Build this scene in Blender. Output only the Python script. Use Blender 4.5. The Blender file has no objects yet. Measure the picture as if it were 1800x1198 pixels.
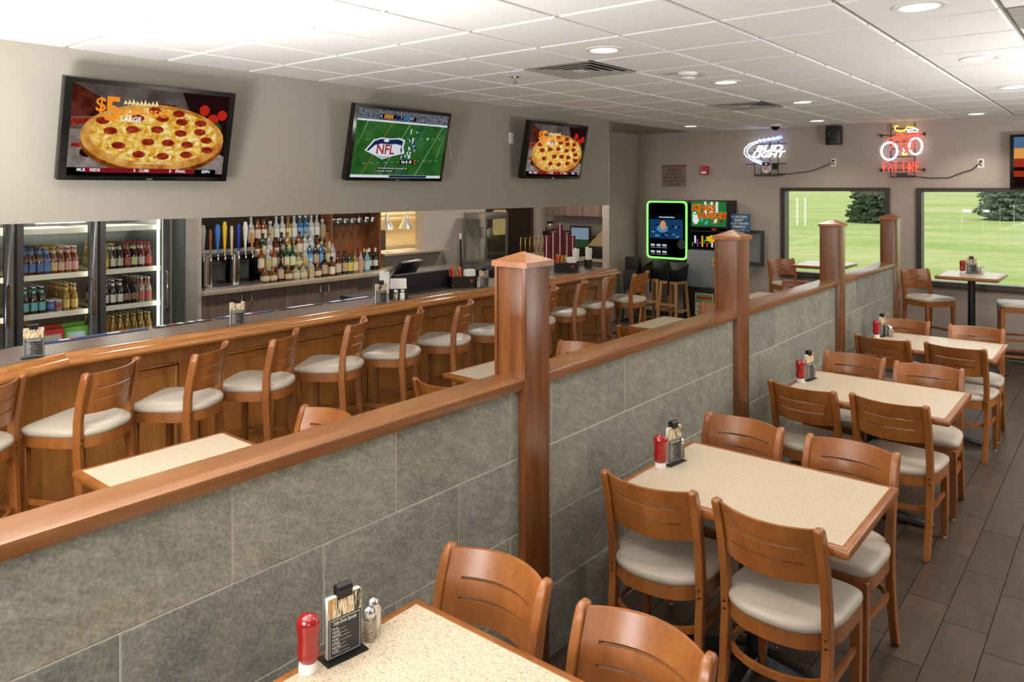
import bpy, bmesh, math, random
from mathutils import Vector, Matrix
random.seed(7)
SC = bpy.context.scene
COL = SC.collection
PI = math.pi
# ------------------------------------------------------------ camera, world, lights, exposure
YAW, FPX, CYPX, CAMH = .6866, 1328.4, 331.5, 2.03
cd = bpy.data.cameras.new('camera'); cam = bpy.data.objects.new('camera', cd); COL.objects.link(cam)
cam.location = (0, 0, CAMH); cam.rotation_euler = (PI/2, 0, YAW)
cd.sensor_width = 36; cd.lens = FPX/1800*36; cd.shift_y = -(599-CYPX)/1800; cd.clip_end = 900; cd.clip_start = .05
SC.camera = cam
SC.view_settings.view_transform = 'Standard'; SC.view_settings.look = 'None'
SC.view_settings.gamma = 1; SC.view_settings.use_curve_mapping = False
SC.view_settings.exposure = 0.22
w = bpy.data.worlds.new('overcast_sky'); SC.world = w; w.use_nodes = True
w.node_tree.nodes['Background'].inputs[0].default_value = (.93, .97, 1, 1)
w.node_tree.nodes['Background'].inputs[1].default_value = 1.75

def area(name, loc, rot, size, power, color=(1, 1, 1), sizey=None):
    l = bpy.data.lights.new(name, 'AREA'); l.energy = power; l.color = color; l.size = size
    if sizey: l.shape = 'RECTANGLE'; l.size_y = sizey
    o = bpy.data.objects.new(name, l); o.location = loc; o.rotation_euler = rot; COL.objects.link(o); return o
# photographer's flash heads (one of them is mirrored in the window), bounced off the ceiling and through an umbrella
area('flash_bounce', (-2.9, .35, 1.5), (PI, 0, 0), .7, 235, (.97, .985, 1))
area('flash_bounce_right', (2.0, 6.3, 1.3), (PI, 0, 0), 1.2, 330, (.97, .985, 1))
area('flash_umbrella', (-1.4, -2.2, 1.7), (math.radians(84), 0, math.radians(32)), 1.3, 105, (1, .99, .97))
# added fill lamp behind the camera, daylight coloured; the rear wall has no windows
area('rear_fill', (2.6, -3.3, 1.6), (math.radians(88), 0, math.radians(40)), 3.0, 45, (1, .98, .96), 1.6)

# ------------------------------------------------------------ helpers
def lin(h):
    h = h.lstrip('#'); r = [int(h[i:i+2], 16)/255 for i in (0, 2, 4)]
    return tuple(c/12.92 if c <= .04045 else ((c+.055)/1.055)**2.4 for c in r)+(1,)
MATS = {}
def mat(name, col='#808080', rough=.5, metal=0, emit=0, coat=0, trans=0, spec=.5):
    if name in MATS: return MATS[name]
    m = bpy.data.materials.new(name); m.use_nodes = True; b = m.node_tree.nodes['Principled BSDF']
    c = lin(col) if isinstance(col, str) else col
    b.inputs['Base Color'].default_value = c; b.inputs['Roughness'].default_value = rough; b.inputs['Metallic'].default_value = metal
    b.inputs['Coat Weight'].default_value = coat; b.inputs['Coat Roughness'].default_value = .03 if coat > .45 else .28; b.inputs['Transmission Weight'].default_value = trans
    b.inputs['Specular IOR Level'].default_value = spec
    if emit:
        b.inputs['Emission Color'].default_value = c; b.inputs['Emission Strength'].default_value = emit
    MATS[name] = m; return m
def nt(m): return m.node_tree.nodes, m.node_tree.links, m.node_tree.nodes['Principled BSDF']
def coords(m, scale, rnd=True):
    N, L, b = nt(m)
    tc = N.new('ShaderNodeTexCoord'); mp = N.new('ShaderNodeMapping'); mp.inputs['Scale'].default_value = scale
    L.new(tc.outputs['Object'], mp.inputs['Vector'])
    if not rnd: return mp.outputs[0]
    oi = N.new('ShaderNodeObjectInfo'); ml = N.new('ShaderNodeMath'); ml.operation = 'MULTIPLY'; ml.inputs[1].default_value = 37
    L.new(oi.outputs['Random'], ml.inputs[0]); ad = N.new('ShaderNodeVectorMath'); ad.operation = 'ADD'
    L.new(mp.outputs[0], ad.inputs[0]); L.new(ml.outputs[0], ad.inputs[1]); return ad.outputs[0]
def noise(m, vec, sc, det=6, rough=.6, dist=0):
    N, L, b = nt(m); n = N.new('ShaderNodeTexNoise'); n.inputs['Scale'].default_value = sc; n.inputs['Detail'].default_value = det
    n.inputs['Roughness'].default_value = rough; n.inputs['Distortion'].default_value = dist
    L.new(vec, n.inputs['Vector']); return n.outputs['Fac']
def ramp(m, fac, stops):
    N, L, b = nt(m); r = N.new('ShaderNodeValToRGB'); e = r.color_ramp.elements
    while len(e) < len(stops): e.new(.5)
    for el, (p, c) in zip(e, stops): el.position = p; el.color = lin(c)
    L.new(fac, r.inputs[0]); return r.outputs[0]
def mixc(m, fac, a, b_, mode='MIX'):
    N, L, b = nt(m); x = N.new('ShaderNodeMix'); x.data_type = 'RGBA'; x.blend_type = mode
    if isinstance(fac, float): x.inputs[0].default_value = fac
    else: L.new(fac, x.inputs[0])
    for s, i in ((a, 6), (b_, 7)):
        if isinstance(s, str): x.inputs[i].default_value = lin(s)
        else: L.new(s, x.inputs[i])
    return x.outputs[2]
def bump(m, fac, strength=.2, dist=.004):
    N, L, b = nt(m); n = N.new('ShaderNodeBump'); n.inputs['Strength'].default_value = strength; n.inputs['Distance'].default_value = dist
    L.new(fac, n.inputs['Height']); L.new(n.outputs[0], b.inputs['Normal'])
def base(m, out): N, L, b = nt(m); L.new(out, b.inputs['Base Color'])
def wood(name, dark, mid, light, scale, rough=.32, coat=.25):
    m = mat(name, mid, rough, coat=coat); v = coords(m, scale)
    a = noise(m, v, 3.2, 8, .62, .6); c = ramp(m, a, [(.28, dark), (.5, mid), (.72, light)])
    f = noise(m, v, 22, 4, .6); c2 = mixc(m, .22, c, ramp(m, f, [(.35, dark), (.65, light)])); base(m, c2); return m

# cherry-stained woods, grain along z / y / x
W_Z = wood('stained_wood_upright', '#4A280F', '#6B3D1A', '#875126', (8, 8, .6), .3, .3)
W_Y = wood('stained_wood_long', '#633A1A', '#7A4D27', '#906038', (7, .5, 7), .28, .3)
W_CH = wood('chair_wood', '#78431A', '#8E5323', '#A06430', (3.2, 3.2, 1.1), .34, .2)
W_BAR = wood('bar_front_wood', '#8A5424', '#A86C32', '#BA7E40', (3, 3, .6), .38, .15)
W_RAIL = wood('bar_rail_wood', '#8F5826', '#A66A32', '#B67C44', (5, .5, 5), .22, .5)
W_OAK = wood('pale_highchair_wood', '#8F6238', '#A97A4A', '#BC8E5C', (4, 4, .8))
W_DK = wood('backbar_wood', '#5E3418', '#74431F', '#855228', (4, 4, .6), .45)
W_LAM = wood('brown_laminate', '#5C493E', '#6E5A4E', '#7F6C60', (9, 9, .25), .45, 0)
# walls
def wallmat(name, col):
    m = mat(name, col, .85, spec=.2); v = coords(m, (1, 1, 1), False); bump(m, noise(m, v, 160, 3), .12, .002); return m
WALL = wallmat('taupe_wall_paint', '#ADA196'); SOFF = wallmat('grey_soffit_paint', '#979084'); WALLG = wallmat('grey_backbar_paint', '#A59C92')
CREAM = wallmat('cream_kitchen_paint', '#DCC8A0')
# ceiling tile
CT = mat('ceiling_tile_board', '#DDD9D0', .95, spec=.1)
v = coords(CT, (1, 1, 1)); n = noise(CT, v, 130, 3, .7); base(CT, ramp(CT, n, [(.3, '#DAD8D2'), (.6, '#EFEDE9')])); bump(CT, n, .3, .003)
TB = mat('ceiling_grid_metal', '#9C9488', .5)
# stone
ST = mat('slate_stone', '#8C897C', .62, spec=.4)
v = coords(ST, (1, 1, 1)); a = noise(ST, v, 2.2, 8, .62, 1.4); b_ = noise(ST, v, 24, 8, .78, .4); c_ = noise(ST, v, 110, 3, .7)
N, L, B = nt(ST)
mp2 = N.new('ShaderNodeMapping'); mp2.inputs['Rotation'].default_value = (.45, 0, 0); L.new(v, mp2.inputs['Vector']); ms = N.new('ShaderNodeMapping'); ms.inputs['Scale'].default_value = (1, 3, 15); L.new(mp2.outputs[0], ms.inputs['Vector'])
d_ = noise(ST, ms.outputs[0], 3.0, 7, .72, .5)
oi = N.new('ShaderNodeObjectInfo'); tint = ramp(ST, oi.outputs['Random'], [(0, '#7C827E'), (.3, '#9A9B94'), (.6, '#A9A594'), (1, '#A8A08A')])
c = mixc(ST, .62, tint, ramp(ST, a, [(.3, '#74776F'), (.46, '#96978F'), (.6, '#ACA99D'), (.75, '#A2947A')]))
c = mixc(ST, .42, c, ramp(ST, b_, [(.3, '#55554C'), (.5, '#8B8A80'), (.64, '#C4C2B8')]), 'OVERLAY')
c = mixc(ST, .4, c, ramp(ST, d_, [(.34, '#50504A'), (.5, '#8A8982'), (.63, '#BEBCB4')]), 'OVERLAY')
c = mixc(ST, .2, c, ramp(ST, c_, [(.34, '#3E3D37'), (.48, '#94938B'), (.66, '#D2D1CA')])); base(ST, c)
bump(ST, d_, .5, .006)
GROUT = mat('grout', '#CFC6B8', .9)
# floor
FT = mat('brown_floor_tile', '#4E3E32', .46, spec=.35)
v = coords(FT, (1, 1, 1)); a = noise(FT, v, 5, 7, .65, .8); v2 = coords(FT, (22, 1.6, 1)); g = noise(FT, v2, 2.4, 6, .7)
c = ramp(FT, a, [(.3, '#33271D'), (.5, '#443529'), (.7, '#574638')]); c = mixc(FT, .35, c, ramp(FT, g, [(.35, '#2C2018'), (.65, '#5A4839')]))
N, L, B = nt(FT); oi = N.new('ShaderNodeObjectInfo'); c = mixc(FT, .25, c, ramp(FT, oi.outputs['Random'], [(0, '#30251D'), (1, '#54463B')])); base(FT, c)
bump(FT, g, .15, .002)
GRF = mat('dark_floor_grout', '#2B2522', .9)
# laminate of the dining tables
LA = mat('speckled_laminate', '#D2C0A0', .34, spec=.4)
v = coords(LA, (1, 1, 1)); s1 = noise(LA, v, 230, 2, .5); s2 = noise(LA, v, 120, 2, .6)
c = ramp(LA, s1, [(.36, '#7E6F5B'), (.43, '#BDAD94'), (.62, '#C8B8A0'), (.7, '#D8CCB8')]); c = mixc(LA, .3, c, ramp(LA, s2, [(.36, '#9E8D76'), (.5, '#CABAA2')])); base(LA, c)
BT = mat('grey_brown_bar_laminate', '#75675C', .3, spec=.5); v = coords(BT, (1, 1, 1)); base(BT, ramp(BT, noise(BT, v, 60, 4), [(.35, '#6E5A4B'), (.65, '#826C5B')]))
VIN = mat('taupe_vinyl', '#B3A898', .42, spec=.4)
CNT = mat('backbar_counter', '#A08F7C', .28); v = coords(CNT, (1, 1, 1)); base(CNT, ramp(CNT, noise(CNT, v, 80, 3), [(.35, '#8B7B69'), (.65, '#B0A08C')]))
BLK = mat('black_plastic', '#121212', .35); BLKM = mat('black_matte', '#17171A', .7); CHR = mat('chrome', '#D8D8D8', .15, 1); STL = mat('brushed_steel', '#A9A9A6', .35, 1)
WHT = mat('white_plastic', '#E8E6E0', .45); PAP = mat('white_paper', '#F0EEE8', .8); BRZ = mat('bronze_window_frame', '#3C322B', .45)
GRY = mat('grey_metal', '#74767A', .5); RED = mat('red_plastic', '#B01A18', .35); KET = mat('ketchup_red', '#8C100D', .2, coat=.7)
DGR = mat('dark_charcoal', '#3C403F', .5); BASEB = mat('dark_rubber_base', '#2B2625', .6)
BRS = mat('bolt_bronze', '#5A4630', .35, 1); GLD = mat('gold_metal', '#C9A24A', .25, 1)
def emis(name, col, s):
    m = bpy.data.materials.new(name); m.use_nodes = True; N = m.node_tree.nodes; N.remove(N['Principled BSDF'])
    e = N.new('ShaderNodeEmission'); e.inputs[0].default_value = lin(col) if isinstance(col, str) else col; e.inputs[1].default_value = s
    m.node_tree.links.new(e.outputs[0], N['Material Output'].inputs[0]); MATS[name] = m; return m
def thin_glass(name, tint=(1, 1, 1, 1), refl=.07):
    m = bpy.data.materials.new(name); m.use_nodes = True; N = m.node_tree.nodes; L = m.node_tree.links; N.remove(N['Principled BSDF'])
    t = N.new('ShaderNodeBsdfTransparent'); t.inputs[0].default_value = tint; g = N.new('ShaderNodeBsdfGlossy'); g.inputs['Roughness'].default_value = .02
    x = N.new('ShaderNodeMixShader'); x.inputs[0].default_value = refl
    L.new(t.outputs[0], x.inputs[1]); L.new(g.outputs[0], x.inputs[2]); L.new(x.outputs[0], N['Material Output'].inputs[0]); return m
PANE = thin_glass('clear_glass', (.97, .99, .97, 1), .05); ACR = thin_glass('clear_acrylic', (.93, .94, .94, 1), .12)

class MB:
    def __init__(s): s.v = []; s.f = []; s.m = []
    def add(s, vs, fs, m=0, M=None):
        o = len(s.v); s.v += [tuple(M @ Vector(p)) if M else tuple(p) for p in vs]
        s.f += [tuple(i+o for i in f) for f in fs]; s.m += [m]*len(fs); return s
    def box(s, x0, x1, y0, y1, z0, z1, m=0, M=None):
        return s.add([(x0,y0,z0),(x1,y0,z0),(x1,y1,z0),(x0,y1,z0),(x0,y0,z1),(x1,y0,z1),(x1,y1,z1),(x0,y1,z1)],
                     [(3,2,1,0),(4,5,6,7),(0,1,5,4),(1,2,6,5),(2,3,7,6),(3,0,4,7)], m, M)
    def loft(s, rings, m=0, caps=True, closed=False, M=None):
        n = len(rings[0]); vs = [p for r in rings for p in r]; fs = []
        k = len(rings)
        for i in range(k if closed else k-1):
            for j in range(n):
                a, b = i*n+j, i*n+(j+1) % n; c, d = ((i+1) % k)*n+(j+1) % n, ((i+1) % k)*n+j; fs.append((a, b, c, d))
        if caps and not closed: fs += [tuple(range(n))[::-1], tuple(range((k-1)*n, k*n))]
        return s.add(vs, fs, m, M)
    def lathe(s, prof, n=16, mats=0, c=(0, 0, 0), M=None):
        for i in range(len(prof)-1):
            (r0, z0), (r1, z1) = prof[i], prof[i+1]; mm = mats[i] if isinstance(mats, (list, tuple)) else mats
            A = [(c[0]+r0*math.cos(2*PI*j/n), c[1]+r0*math.sin(2*PI*j/n), c[2]+z0) for j in range(n)]
            Bq = [(c[0]+r1*math.cos(2*PI*j/n), c[1]+r1*math.sin(2*PI*j/n), c[2]+z1) for j in range(n)]
            if r0 < 1e-5: s.add([A[0]]+Bq, [(0, 1+j, 1+(j+1) % n) for j in range(n)], mm, M)
            elif r1 < 1e-5: s.add(A+[Bq[0]], [(j, (j+1) % n, n) for j in range(n)], mm, M)
            else: s.add(A+Bq, [(j, (j+1) % n, n+(j+1) % n, n+j) for j in range(n)], mm, M)
        return s
    def cyl(s, c, r, z0, z1, n=16, m=0, M=None): return s.lathe([(0, z0), (r, z0), (r, z1), (0, z1)], n, m, c, M)
    def tube(s, pts, r, n=8, m=0, closed=False):
        P = [Vector(p) for p in pts]; k = len(P); rings = []; up = None
        for i in range(k):
            t = (P[(i+1) % k]-P[i-1]) if closed else (P[min(i+1, k-1)]-P[max(i-1, 0)])
            t.normalize()
            if up is None: up = Vector((0, 0, 1)) if abs(t.z) < .9 else Vector((1, 0, 0))
            a = t.cross(up); 
            if a.length < 1e-4: a = t.cross(Vector((.3, 1, .2)))
            a.normalize(); bb = a.cross(t).normalized(); up = bb
            rr = r[i] if isinstance(r, (list, tuple)) else r
            rings.append([P[i]+a*rr*math.cos(2*PI*j/n)+bb*rr*math.sin(2*PI*j/n) for j in range(n)])
        return s.loft(rings, m, True, closed)
    def prism(s, poly, z0, z1, m=0, M=None):
        return s.loft([[(x, y, z0) for x, y in poly], [(x, y, z1) for x, y in poly]], m, True, False, M)
    def poly(s, pts, y=0, m=0):          # a flat print lying in the local xz plane
        return s.add([(x, -y, z) for x, z in pts], [tuple(range(len(pts)))], m)
    def ell(s, cx, cz, rx, rz, y=0, m=0, n=20): return s.poly([(cx+rx*math.cos(2*PI*i/n), cz+rz*math.sin(2*PI*i/n)) for i in range(n)], y, m)
    def rect(s, x0, x1, z0, z1, y=0, m=0): return s.poly([(x0, z0), (x1, z0), (x1, z1), (x0, z1)], y, m)
    def text(s, body, size, cx, cz, y=0, m=0, width=None, extr=0, shear=0, outline=0, align='CENTER', bold=0):
        cu = bpy.data.curves.new('t', 'FONT'); cu.body = body; cu.size = size; cu.align_x = align; cu.align_y = 'CENTER'; cu.shear = shear
        cu.resolution_u = 3; cu.extrude = extr; cu.offset = bold
        if outline: cu.fill_mode = 'NONE'; cu.bevel_depth = outline; cu.bevel_resolution = 1
        o = bpy.data.objects.new('t', cu); me = bpy.data.meshes.new_from_object(o)
        vs = [v.co.copy() for v in me.vertices]; fs = [tuple(p.vertices) for p in me.polygons]
        if vs:
            x0 = min(v.x for v in vs); x1 = max(v.x for v in vs); k = width/(x1-x0) if width else 1
            s.add([(cx+v.x*k, -y-v.z, cz+v.y) for v in vs], fs, m)
        bpy.data.objects.remove(o); bpy.data.curves.remove(cu); bpy.data.meshes.remove(me); return s
    def mesh(s, name, mats, smooth=None, bevel=0, seg=2):
        me = bpy.data.meshes.new(name); me.from_pydata(s.v, [], s.f)
        for q in (mats if isinstance(mats, (list, tuple)) else [mats]): me.materials.append(q)
        me.polygons.foreach_set('material_index', s.m)
        bm = bmesh.new(); bm.from_mesh(me)
        if bevel:
            bmesh.ops.remove_doubles(bm, verts=bm.verts, dist=1e-6)
            ed = [e for e in bm.edges if len(e.link_faces) == 2 and e.calc_face_angle(0) > .5]
            bmesh.ops.bevel(bm, geom=ed, offset=bevel, segments=seg, affect='EDGES', profile=.6)
        if smooth: bmesh.ops.remove_doubles(bm, verts=bm.verts, dist=1e-6)
        bm.to_mesh(me); bm.free()
        if smooth or bevel:
            me.polygons.foreach_set('use_smooth', [True]*len(me.polygons)); me.set_sharp_from_angle(angle=math.radians(smooth or 40))
        return me
    def obj(s, name, mats, parent=None, loc=(0, 0, 0), rotz=0, smooth=None, bevel=0, seg=2):
        return link(name, s.mesh(name, mats, smooth, bevel, seg), parent, loc, rotz)
def link(name, me, parent=None, loc=(0, 0, 0), rotz=0):
    o = bpy.data.objects.new(name, me); COL.objects.link(o); o.location = loc; o.rotation_euler = (0, 0, rotz)
    if parent: o.parent = parent
    return o
def tag(o, label, cat, group=None, kind=None):
    o['label'] = label; o['category'] = cat
    if group: o['group'] = group
    if kind: o['kind'] = kind
    return o
def thing(name, label, cat, loc=(0, 0, 0), rotz=0, group=None, kind=None):
    return tag(link(name, None, None, loc, rotz), label, cat, group, kind)
def copy_tree(o, parent=None):
    c = o.copy(); COL.objects.link(c); c.parent = parent
    for ch in o.children: copy_tree(ch, c)
    return c
def rr(w, h, r, n=5, cx=0, cz=0):        # rounded rectangle outline
    out = []
    for qx, qz, a in ((1, 1, 0), (-1, 1, 90), (-1, -1, 180), (1, -1, 270)):
        for i in range(n+1):
            t = math.radians(a+90*i/n); out.append((cx+qx*(w/2-r)+r*math.cos(t), cz+qz*(h/2-r)+r*math.sin(t)))
    return out
def pxy(x, y, z):                         # where a point falls in the photograph (to know what is in view)
    c, s = math.cos(YAW), math.sin(YAW); d = -s*x+c*y; r = c*x+s*y
    return (900+FPX*r/d, CYPX-FPX*(z-CAMH)/d) if d > .1 else (-9999, -9999)
ORD = ['first', 'second', 'third', 'fourth', 'fifth', 'sixth', 'seventh', 'eighth', 'ninth', 'tenth', 'eleventh', 'twelfth']
# ------------------------------------------------------------ the setting
HC, YW, XS, XB = 2.89, 10.68, -5.03, -8.2
# floor: slab in grout colour, planks of tile laid on it
fl = MB().box(-11.2, 3.4, -4.2, YW, -.1, -.004).obj('floor', GRF)
tag(fl, 'dark brown wood-look plank tile floor', 'floor', kind='structure')
TWX, TLY, GW = .183, .611, .004
tile_me = MB().box(-TWX/2+GW/2, TWX/2-GW/2, -TLY/2+GW/2, TLY/2-GW/2, -.004, .003).mesh('floor_plank', FT)
cand = []; rest = MB()
for i in range(-22, 21):
    cx = -.595+i*TWX
    if cx < -4.95 or cx > 3.2: continue
    off = (4.03-.163*i) % TLY
    for j in range(-5, 18):
        cy = off+TLY*(j+.5)
        if cy > YW-.3 or cy < -4: continue
        px, py = pxy(cx, cy, 0)
        vis = -60 < px < 1860 and 500 < py < 1260 and cy > .2
        if vis and -2.05 < cx: cand.append((math.hypot(cx, cy), cx, cy))
        elif vis and cx < -2.1 and py < 900: cand.append((math.hypot(cx, cy)+20, cx, cy))
        else: rest.box(cx-TWX/2+GW/2, cx+TWX/2-GW/2, cy-TLY/2+GW/2, cy+TLY/2-GW/2, -.004, .003)
cand.sort()
for k, (d, cx, cy) in enumerate(cand):
    if k < 300: link('floor_plank', tile_me, fl, (cx, cy, 0))
    else: rest.box(cx-TWX/2+GW/2, cx+TWX/2-GW/2, cy-TLY/2+GW/2, cy+TLY/2-GW/2, -.004, .003)
o = rest.obj('floor_planks_beyond', FT, fl); o['kind'] = 'stuff'

# ceiling: grid plane with lay-in tiles hanging a little below it
ce = MB().box(-11.2, 3.4, -4.2, YW, HC+.012, HC+.1).obj('ceiling', TB)
tag(ce, 'suspended white tile ceiling', 'ceiling', kind='structure')
PX, PY, GR = .585, .61, .026
def gx(k): return -1.065+k*PX
def gy(k): return 4.286+k*PY
def tilebox(mb, w, h):
    mb.loft([[(-w/2, -h/2, .012), (w/2, -h/2, .012), (w/2, h/2, .012), (-w/2, h/2, .012)],
             [(-w/2, -h/2, .003), (w/2, -h/2, .003), (w/2, h/2, .003), (-w/2, h/2, .003)],
             [(-w/2+.006, -h/2+.006, 0), (w/2-.006, -h/2+.006, 0), (w/2-.006, h/2-.006, 0), (-w/2+.006, h/2-.006, 0)]][::-1]); return mb
ct_me = tilebox(MB(), PX-GR, PY-GR).mesh('ceiling_tile', CT)
LIGHTS = [(gx(.5), gy(-.5+3*k)) for k in (-2, -1, 0, 1, 2)]+[(gx(-2.5), gy(-.5+3*k)) for k in (-2, -1, 0, 1, 2)]+[(-1.38, 10.1), (-3.08, 9.85), (-4.69, 9.6)]
VENTS = {(-4, 0): 1, (-4, 5): 1, (1, 0): 1}
restc = MB()
for i in range(-12, 7):
    for j in range(-13, 11):
        x0, x1, y0, y1 = gx(i), gx(i+1), gy(j), gy(j+1)
        if (i, j) in VENTS: continue
        x1 = min(x1, 3.38); y1 = min(y1, YW+GR/2); cut = y1-y0 < PY-.01 or x1-x0 < PX-.01
        if y1-y0 < .06 or x1-x0 < .06: continue
        if x1 <= XS+.02: continue
        c = ((x0+x1)/2, (y0+y1)/2); q = pxy(c[0], c[1], HC); vis = -150 < q[0] < 1950 and -90 < q[1] < 330 and c[1] > .3
        if vis and not cut: link('ceiling_tile', ct_me, ce, (c[0], c[1], HC))
        elif vis: tilebox(MB(), x1-x0-GR, y1-y0-GR).obj('ceiling_tile', CT, ce, (c[0], c[1], HC))
        else:
            t = tilebox(MB(), x1-x0-GR, y1-y0-GR); restc.add([(a+c[0], b+c[1], z+HC) for a, b, z in t.v], t.f)
o = restc.obj('ceiling_tiles_behind_camera', CT, ce); o['kind'] = 'stuff'

# walls with openings
def st(name, label, mb, m, cat='wall', **k): return tag(mb.obj(name, m, **k), label, cat, kind='structure')
W1 = (-3.82, -2.43, .835, 2.045); W2 = (-2.10, -.68, .835, 2.04)
m = MB()
m.box(-8.2, W1[0], YW, YW+.2, 0, HC+.05).box(W1[1], W2[0], YW, YW+.2, 0, HC+.05).box(W2[1], 3.4, YW, YW+.2, 0, HC+.05)
for W in (W1, W2): m.box(W[0], W[1], YW, YW+.2, 0, W[2]).box(W[0], W[1], YW, YW+.2, W[3], HC+.05)
st('wall_far', 'taupe painted window wall at the far end of the room', m, WALL)
st('baseboard_far', 'dark rubber base along the window wall', MB().box(-6.14, 3.4, YW-.012, YW, 0, .11), BASEB, 'baseboard')
for k, W in enumerate((W1, W2)):
    t = thing('window_%d' % (k+1), ['bronze framed picture window behind the stone divider', 'bronze framed picture window above the high table with condiments'][k], 'window', ((W[0]+W[1])/2, YW, W[2]), kind='structure')
    w2, h = (W[1]-W[0])/2, W[3]-W[2]; f = MB()
    fw = .05
    f.box(-w2-.01, -w2+fw, -.03, .14, 0, h).box(w2-fw, w2+.01, -.03, .14, 0, h).box(-w2+fw, w2-fw, -.03, .14, h-fw, h).box(-w2+fw, w2-fw, -.03, .14, 0, .04)
    f.obj('window_frame', BRZ, t); MB().box(-w2-.03, w2+.03, -.05, .02, -.035, .012).obj('window_sill', BRZ, t, bevel=.004)
    MB().box(-w2+fw, w2-fw, .05, .056, .04, h-fw).obj('pane', PANE, t)
st('wall_soffit', 'grey dropped soffit above the bar carrying the televisions', MB().box(XS-.22, XS, -4.2, 8.042, 1.825, HC+.04), SOFF)
st('wall_left', 'taupe stub wall in the far left corner beside the jukebox', MB().box(-6.26, -6.14, 9.82, YW, 0, HC+.05), WALL)
m = MB(); T_ = .16
m.box(XB-T_, XB, -4.2, 1.7, 0, HC+.05).box(XB-T_, XB, 1.7, 4.03, 2.05, HC+.05).box(XB-T_, XB, 4.03, 7.07, 0, HC+.05)
m.box(XB-T_, XB, 7.07, 7.9, 0, 1.09).box(XB-T_, XB, 7.07, 7.9, 1.95, HC+.05).box(XB-T_, XB, 7.9, YW, 0, HC+.05)
st('wall_backbar', 'grey back wall of the bar with cooler doors and kitchen pass-through', m, WALLG)
st('wall_wing', 'grey wing wall between the coolers and the liquor shelves', MB().box(XB, -7.66, 4.09, 4.13, 0, HC+.05), WALLG)
st('trim_1', 'dark charcoal panel right of the cooler doors', MB().box(XB, -7.93, 4.075, 4.09, 0, HC), mat('charcoal_panel', '#555B58', .7), 'panel')
st('wall_rear', 'taupe wall behind the camera', MB().box(-11.2, 3.4, -4.3, -4.2, 0, HC+.05), WALL)
st('wall_right', 'taupe wall on the right out of frame', MB().box(3.4, 3.5, -4.2, YW+.2, 0, HC+.05), WALL)
# kitchen behind the pass-through
m = MB(); m.box(-11.2, -11.1, 6.3, YW, 0, HC).box(-11.2, XB-T_, 6.2, 6.3, 0, HC).box(-11.2, XB-T_, YW, YW+.1, 0, HC)
st('wall_kitchen', 'cream lit kitchen walls seen through the pass-through', m, CREAM)
area('kitchen_light', (-9.6, 8.3, 2.8), (0, 0, 0), 1.2, 190, (1, .86, .64))
for yy in (3.2, 5.4, 7.4, 9.4): area('backbar_fill', (-6.7, yy, 2.86), (0, 0, 0), .3, 30, (1, .93, .82))  # unseen lamps added above the service aisle to brighten the back bar

# the stone-faced divider with posts
wp = tag(MB().box(-2.045, -1.9495, -.6, 8.75, 0, 1.21).obj('wall_partition', GROUT), 'stone tiled half wall with wooden cap and posts dividing the room', 'divider', kind='structure')
POSTS = [2.42, 4.59, 6.71, 8.73]; PT = .165
segs = [(-.6, POSTS[0])]+[(POSTS[i]+PT, POSTS[i+1]) for i in range(3)]
RZ = [(.0, .305), (.309, .613), (.617, .921), (.925, 1.21)]
JO = [[1.14, 3.264, 5.30, 7.35], [.837, 2.922, 5.02, 7.10]]
def rough_tile(y0, y1, z0, z1):
    h = (y1-y0)/2; q = (z1-z0)/2; t = random.uniform(0, .0015); e = .0025
    b = MB(); R_ = lambda x, s: [(x, -h+s, -q+s), (x, h-s, -q+s), (x, h-s, q-s), (x, -h+s, q-s)]
    b.loft([R_(-.012, 0), R_(.0005+t, 0), R_(.002+t, e)]); return b
for si, (a, b_) in enumerate(segs):
    for r, (z0, z1) in enumerate(RZ):
        ref = JO[(3-r) % 2][si]; k = math.ceil((a-ref)/.613); ys = [a]
        while ref+k*.613 < b_-.02:
            if ref+k*.613 > a+.02: ys.append(ref+k*.613)
            k += 1
        ys.append(b_)
        for y0, y1 in zip(ys, ys[1:]):
            if y1 < 0.2: continue
            rough_tile(y0+.002, y1-.002, z0, z1).obj('stone_tile', ST, wp, (-1.95, (y0+y1)/2, (z0+z1)/2))
    MB().box(-2.075, -1.918, a, b_, 1.21, 1.25).obj('cap_rail', W_Y, wp, bevel=.006)
for y in POSTS:
    p = MB().box(-.08, .08, 0, PT, 0, 1.705).obj('post', W_Z, wp, (-1.992, y, 0), bevel=.004)
    for sx in (-1, 1): MB().box(sx*.08-.012 if sx > 0 else -.082, .082 if sx > 0 else -.068, -.006, .004, 1.25, 1.705).obj('corner_strip', W_Z, p)
    c = MB(); h = .094; q = PT/2
    c.loft([[(-h, q-h, 1.705), (h, q-h, 1.705), (h, q+h, 1.705), (-h, q+h, 1.705)], [(-h, q-h, 1.728), (h, q-h, 1.728), (h, q+h, 1.728), (-h, q+h, 1.728)],
            [(-.002, q-.002, 1.765), (.002, q-.002, 1.765), (.002, q+.002, 1.765), (-.002, q+.002, 1.765)]]).obj('post_cap', W_CH, p)
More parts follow.
